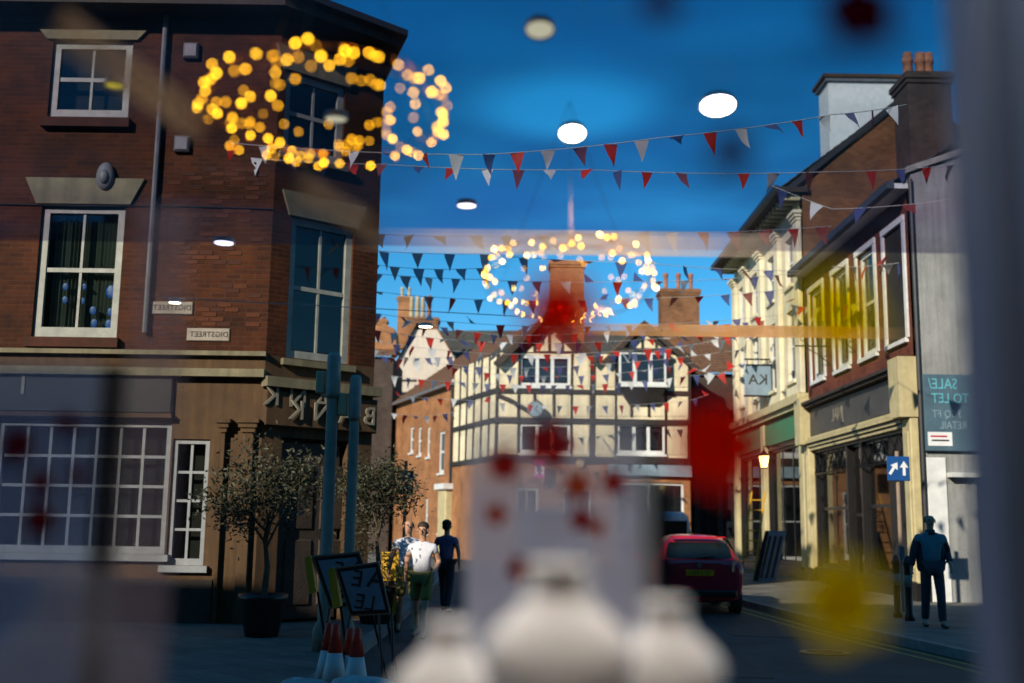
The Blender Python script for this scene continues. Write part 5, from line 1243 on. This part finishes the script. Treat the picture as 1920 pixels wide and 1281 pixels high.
# downlights
M['lamp_cool'] = emit_mat('lamp_cool_white', (0.95, 0.90, 1.0), 14)
M['lamp_warm'] = emit_mat('lamp_warm_white', (1.0, 0.90, 0.70), 14)
M['lamp_dim'] = emit_mat('lamp_dim', (0.9, 0.85, 0.62), .4)
M['lamp_mauve'] = emit_mat('lamp_mauve', (0.80, 0.74, 1.0), 3.0)
M['lamp_yellow'] = emit_mat('lamp_yellow', (0.75, 0.62, 0.05), .5)
def downlight(px, py, r_, m, label, power=0, col=(1, .85, .65), z=CEIL, tilt=0):
    q = onz(px, py, z-.02)
    t = thing('ceiling_downlight', label, 'lamp', (q.x, q.y, z-.02), 0, 'ceiling downlights')
    MB().lathe([(r_*1.0, .0), (r_*1.12, -.006), (r_*1.15, .004), (r_*1.02, .02)], 24, cap=False).build('trim_ring', M['trim'], t, True)
    MB().lathe([(r_*.99, -.002), (r_*.99, .004)], 24).build('lens', M[m], t)
    if power:
        ld = bpy.data.lights.new('downlight_beam', 'SPOT'); ld.energy = power; ld.color = col; ld.spot_size = R(110); ld.spot_blend = .8; ld.shadow_soft_size = .05
        link('lamp_beam', ld, t, (0, 0, -.03))
    t.rotation_euler.x = R(-tilt)
    return t
downlight(1346, 198, .054, 'lamp_cool', 'bright white oval downlight at the upper right, under the dark red sticker', 40, tilt=14)
downlight(1073, 250, .044, 'lamp_warm', 'bright round white downlight above the middle of the bunting', 40, tilt=20)
downlight(1012, 55, .038, 'lamp_dim', 'dim yellowish downlight near the top of the sky', 0, tilt=14)
downlight(875, 385, .040, 'lamp_mauve', 'thin mauve downlight in the sky right of the bank corner', 0)
downlight(420, 455, .046, 'lamp_mauve', 'mauve-white downlight in front of the bank brickwork', 0)
downlight(630, 222, .036, 'lamp_dim', 'small white downlight inside the nearer light ring', 10)
downlight(328, 567, .038, 'lamp_warm', 'small cream downlight just above the street name plate', 0)
downlight(798, 612, .046, 'lamp_warm', 'thin white downlight across the chimneys of the pale gable', 0)
downlight(215, 160, .028, 'lamp_yellow', 'small dull yellow downlight over the upper left window', 0)
# two downlights added out of view to brighten the busts
for i, (x, y) in enumerate(((-.30, .78), (.30, .76))):
    t = thing('ceiling_downlight', ('downlight added out of view above the left of the display to light the busts', 'downlight added out of view above the right of the display to light the busts')[i], 'lamp', (x, y, CEIL-.02), 0, 'ceiling downlights')
    MB().lathe([(.06, 0), (.068, -.006), (.07, .004), (.062, .02)], 24, cap=False).build('trim_ring', M['trim'], t, True)
    MB().lathe([(.058, -.002), (.058, .004)], 24).build('lens', M['lamp_warm'], t)
    ld = bpy.data.lights.new('downlight_beam', 'SPOT'); ld.energy = 46; ld.color = (1, .90, .80); ld.spot_size = R(56); ld.spot_blend = .8; ld.shadow_soft_size = .05
    link('lamp_beam', ld, t, (0, 0, -.03))
# rings of warm bulbs
M['bulb'] = emit_mat('bulb_gold', (1.0, 0.47, 0.015), 18, False)
M['bulb2'] = emit_mat('bulb_warm', (1.0, 0.64, 0.15), 20, False)
M['bulb3'] = emit_mat('bulb_amber', (1.0, 0.42, 0.01), 7, False)
bulb_me = {m: MB().lathe([(.001,0),(.0027,.0015),(.003,.004),(.0024,.0065),(.0008,.008)], 8).mesh('bulb', M[m], True) for m in ('bulb', 'bulb2', 'bulb3')}
def ring_light(px, py, Y, rad, hgt, n, tilt, label, mix, seed, roll=0, fill=.25):
    rnd = random.Random(seed); q = P(px, py, Y)
    t = thing('ring_light', label, 'ring light', q, 0, 'hanging ring lights')
    Rm = Matrix.Rotation(R(tilt), 3, 'X') @ Matrix.Rotation(R(roll), 3, 'Y')
    for s in (-1, 1):
        MB().tube([Rm @ Vector((rad*math.cos(a_*math.pi/24), rad*math.sin(a_*math.pi/24), s*hgt/2)) for a_ in range(49)], .0016, 4).build('hoop', M['copper'], t)
    b = MB()
    for k_ in range(14):
        a_ = 2*math.pi*k_/14; b.tube([Rm @ Vector((rad*math.cos(a_), rad*math.sin(a_), -hgt/2)), Rm @ Vector((rad*math.cos(a_+.3), rad*math.sin(a_+.3), hgt/2))], .001, 4)
    b.build('wire', M['copper'], t)
    for k_ in range(3):
        a_ = 2*math.pi*k_/3+.5; MB().tube([Rm @ Vector((rad*math.cos(a_), rad*math.sin(a_), hgt/2)), Vector((0, 0, CEIL-q.z))], .0008, 4).build('hanging_wire', M['copper'], t)
    for k_ in range(n):
        band = (-.5, .5)[k_ % 2] if rnd.random() < .82 else rnd.uniform(-.5, .5)
        a_ = 2*math.pi*(k_+rnd.uniform(-.5, .5))/n
        inner = rnd.random() < fill; rr = rad*rnd.uniform(.45, .93) if inner else rad*(1+rnd.gauss(0, .03))
        p_ = Rm @ Vector((rr*math.cos(a_), rr*math.sin(a_), band*hgt+rnd.gauss(0, .008)))
        o = link('bulb', bulb_me['bulb3' if inner and rnd.random() < .7 else rnd.choice(mix)], t, p_); o.rotation_euler = (rnd.uniform(0, 3), rnd.uniform(0, 3), 0); o.scale = [rnd.uniform(.62, 1.0)]*3
ring_light(612, 209, 2.32, .258, .03, 132, -5, 'nearer ring of golden bulbs hanging in front of the brick bank', ('bulb', 'bulb', 'bulb', 'bulb3'), 3, -2, .42)
ring_light(1066, 525, 3.55, .268, .04, 112, -14, 'further ring of warm bulbs hanging round the central brick chimney', ('bulb', 'bulb', 'bulb2'), 5)

# display panels with printed poppies; reflection haze is put into their film
M['panel_mid'] = veil_mat('lilac_haze_film', (0.95, 0.91, 1.0), .74, .6, (1, 1, 1), .10, (1.57, 1.84), trans=.4)
M['panel_left'] = veil_mat('blue_grey_panel_veil', (0.22, 0.30, 0.48), .42, .5, (.80, .86, .96), .3, trans=.45)
M['panel_edge'] = veil_mat('grey_panel_edge', (0.55, 0.56, 0.56), .75, .5, trans=.4)
M['dark_strip'] = veil_mat('dark_strip', (0.01, 0.012, 0.02), .8, .4)
M['post_mauve'] = veil_mat('mauve_grey_post', (0.34, 0.27, 0.32), .28, .5, trans=.45, var=.3)
M['poppy'] = veil_mat('poppy_red', (0.55, 0.02, 0.02), .55, .5, (.9, .3, .3), trans=.6)
M['poppy_orange'] = veil_mat('poppy_orange', (0.70, 0.14, 0.03), .55, .5, (.95, .5, .3), trans=.6)
M['poppy_dark'] = veil_mat('poppy_dark', (0.14, 0.0, 0.01), .6, .5, (.6, .1, .15), trans=.6)
M['st_yellow'] = veil_mat('sticker_yellow', (0.95, 0.80, 0.0), .6, .5, (.95, .80, .02), trans=.7)
M['st_lemon'] = veil_mat('sticker_lemon', (0.95, 0.82, 0.0), .30, .5, (1.0, .88, .04), trans=.8)
M['st_amber'] = veil_mat('sticker_amber', (0.40, 0.17, 0.0), .4, .5, (.8, .4, .02), trans=.7)
M['st_red'] = veil_mat('sticker_red', (0.95, 0.10, 0.015), .62, .5, (.85, .07, .04), trans=.75)
def petals(r_, n=5, depth=.3, seed=0):
    rnd = random.Random(seed); out = []
    for i in range(40):
        a_ = 2*math.pi*i/40; q = r_*(1-depth*.5+depth*.5*math.cos(n*a_+seed))*(1+rnd.uniform(-.04, .04)); out.append((q*math.cos(a_), q*math.sin(a_)))
    return out
def poppy(parent, x, y, z, r_, m, seed):
    o = link('poppy_print', MB().prism(petals(r_, 5, .3, seed), -.0006, .0006).mesh('poppy_print', M[m]), parent, (x, y, z)); return o
YP = 1.5
p0, p1 = P(872, 1200, YP), P(1200, 640, YP)
pm = thing('poppy_screen', 'lilac display panel with printed poppies and painted haze behind the white busts', 'screen', ((p0.x+p1.x)/2, YP, 0))
cx0 = pm.location.x
MB().cbox(p0.x-cx0, p1.x-cx0, 0, .006, 1.0, p1.z, .001).build('film', M['panel_mid'], pm)
MB().box(p1.x-cx0+.001, p1.x-cx0+.02, -.004, .010, 1.0, P(1, 870, YP).z).build('edge_strip', M['panel_edge'], pm)
MB().box(p1.x-cx0+.021, p1.x-cx0+.040, .0, .02, 1.0, P(1, 900, YP).z).build('dark_edge', M['dark_strip'], pm)
for i, (px, py, rp, m) in enumerate(((930, 965, 22, 'poppy_orange'), (1082, 912, 30, 'poppy_orange'), (1150, 905, 26, 'poppy'), (975, 1068, 26, 'poppy'), (1090, 975, 24, 'poppy'), (945, 872, 34, 'poppy'), (1030, 835, 48, 'poppy'), (1120, 990, 16, 'poppy_orange'))):
    q = P(px, py, YP); poppy(pm, q.x-cx0, -.004, q.z, rp/FPX*YP, m, i)
YL = 1.25
p0, p1 = P(-160, 1100, YL), P(194, 682, YL)
pl2 = thing('poppy_screen', 'blue-grey display panel with dark red poppies at the left edge', 'screen', ((p0.x+p1.x)/2, YL, 0)); cx0 = pl2.location.x
MB().cbox(p0.x-cx0, p1.x-cx0, 0, .006, 1.3, p1.z, .001).build('film', M['panel_left'], pl2)
MB().box(p1.x-cx0+.001, p1.x-cx0+.026, -.004, .01, 1.3, p1.z).build('dark_edge', M['dark_strip'], pl2)
for i, (px, py, rp) in enumerate(((35, 835, 36), (125, 792, 22), (80, 905, 26), (148, 890, 20), (78, 975, 34), (150, 800, 14))):
    q = P(px, py, YL); poppy(pl2, q.x-cx0, -.004, q.z, rp/FPX*YL, 'poppy_dark', i+20)
# slim post behind the left panel
q0, q1 = P(222, 1300, 1.0), P(312, 380, 1.0)
tag(MB().cbox(q0.x-.012, q0.x+.035, 1.0, 1.01, q0.z-.3, P(260, 395, 1.0).z, .002).build('display_post', M['post_mauve']), 'slim mauve-grey see-through display post in front of the left bank windows', 'post')
# jewellery busts
def bust(px, py, Y, s, label, rz=0, m='bust', yaw=0):
    q = P(px, py, Y)                                # top of the neck
    t = thing('necklace_bust', label, 'display bust', (q.x, Y, q.z-.215*s), rz, 'necklace busts')
    prof = [(.058,.040,0,.000),(.064,.042,0,.012),(.074,.044,0,.04),(.086,.046,.0,.075),(.093,.046,.0,.098),(.092,.045,.002,.114),(.082,.042,.004,.132),(.066,.038,.006,.148),(.050,.034,.010,.162),(.040,.031,.012,.178),(.0365,.0295,.014,.206)]
    rings = []; n = 28
    for (rx_, ry_, oy, z) in prof:
        rings.append([(rx_*s*math.copysign(abs(math.cos(2*math.pi*i/n))**.9, math.cos(2*math.pi*i/n)), (oy+ry_*math.sin(2*math.pi*i/n))*s, z*s) for i in range(n)])
    MB().loft(rings).build('torso', M[m], t, True)
    MB().lathe([(.0366*s, .2063*s), (.0385*s, .209*s), (.0385*s, .214*s), (.035*s, .2165*s)], 28, (0, .014*s, 0)).build('neck_cap', M[m], t, True)
    MB().lathe([(.055*s, -.012*s), (.058*s, -.008*s), (.055*s, -.0005)], 24).build('base', M[m], t, True)
    return t, q.z-.215*s-.012*s
bs = []
bs.append(bust(1048, 1056, .98, .70, 'tallest cream necklace bust, in the middle at the bottom'))
bs.append(bust(1248, 1126, 1.04, .56, 'cream necklace bust to the right of the tallest one'))
bs.append(bust(842, 1168, 1.06, .56, 'low necklace bust to the left of the tallest one'))
M['bust_veil'] = veil_mat('grey_see_through_bust', (0.20, 0.19, 0.22), .24, .5)
bs.append(bust(135, 1075, 1.1, .95, 'dim grey necklace bust in the bottom left corner', 0, 'bust_veil'))
# plinths under the busts, on a display table
tb = thing('display_table', 'display table top under the necklace busts', 'table', (0, 1.05, 0))
MB().cbox(-1.0, .9, -.25, .45, 1.10, 1.14, .01).build('table_top', M['trim'], tb)
for x in (-.95, .85):
    for y in (-.2, .4): MB().box(x-.02, x+.02, y-.02, y+.02, 0.0, 1.099).build('leg', M['trim'], tb)
for i, (bt, zb) in enumerate(bs):
    l = bt.location
    tag(MB().lathe([(.06, 0), (.06, zb-1.1405)], 24).build('plinth', M['trim'], None, True, (l.x, l.y, 1.1403)), ('plinth under the tallest necklace bust', 'plinth under the right necklace bust', 'plinth under the low left necklace bust', 'plinth under the dim bottom left bust')[i], 'plinth')
# window frame post at the right edge
q0, q1 = P(1836, 640, .95), P(1990, 640, .95)
fp = thing('window_frame', 'slate-blue painted window frame post at the right edge', 'window frame', (q0.x, .95, 0))
MB().cbox(.0, .036, -.02, .04, 0, 3.2, .006).build('frame_moulding', M['frame_blue'], fp); MB().cbox(.0365, .12, -.035, .06, 0, 3.2, .008).build('frame_post', M['frame_blue'], fp)
# flower stickers on the pane
YG = .62
for i, (px, py, rp, m, lab) in enumerate(((1348, 836, 98, 'st_red', 'large red flower sticker on the glass, left of the cream building'),
        (1050, 585, 80, 'st_red', 'red flower sticker on the glass, over the central gable apex'),
        (1572, 585, 100, 'st_lemon', 'yellow flower sticker on the glass, over the white windows of the red shop'),
        (1578, 1128, 94, 'st_yellow', 'olive-yellow flower sticker on the glass, low on the right'),
        (1612, 24, 84, 'poppy_dark', 'dark red flower sticker on the glass at the upper right'),
        (1372, 286, 46, 'poppy_dark', 'faint plum flower sticker on the glass beside the red and white flags'),
        (1238, 4, 44, 'poppy_dark', 'faint plum flower sticker on the glass at the top edge'))):
    q = P(px, py, YG)
    s_ = tag(MB().prism(petals(rp/FPX*YG, 5, .22, i), -.0006, .0006).build('flower_sticker', M[m], None, False, q), lab, 'sticker', 'flower stickers on the pane')
    MB().prism(petals(rp*.35/FPX*YG, 5, .1, i+3), -.0014, -.0007).build('flower_centre', M[{'st_yellow': 'st_amber'}.get(m, m)], s_)
# the pane itself
M['shop_pane'] = glass_mat('shop_window_pane', (.97, .98, .98), .012, .01)
tag(MB().box(-1.2, 1.0, YG+.004, YG+.010, .6, 3.1).build('window_pane', M['shop_pane']), 'clear glass pane of the shop window that everything is seen through', 'window pane')
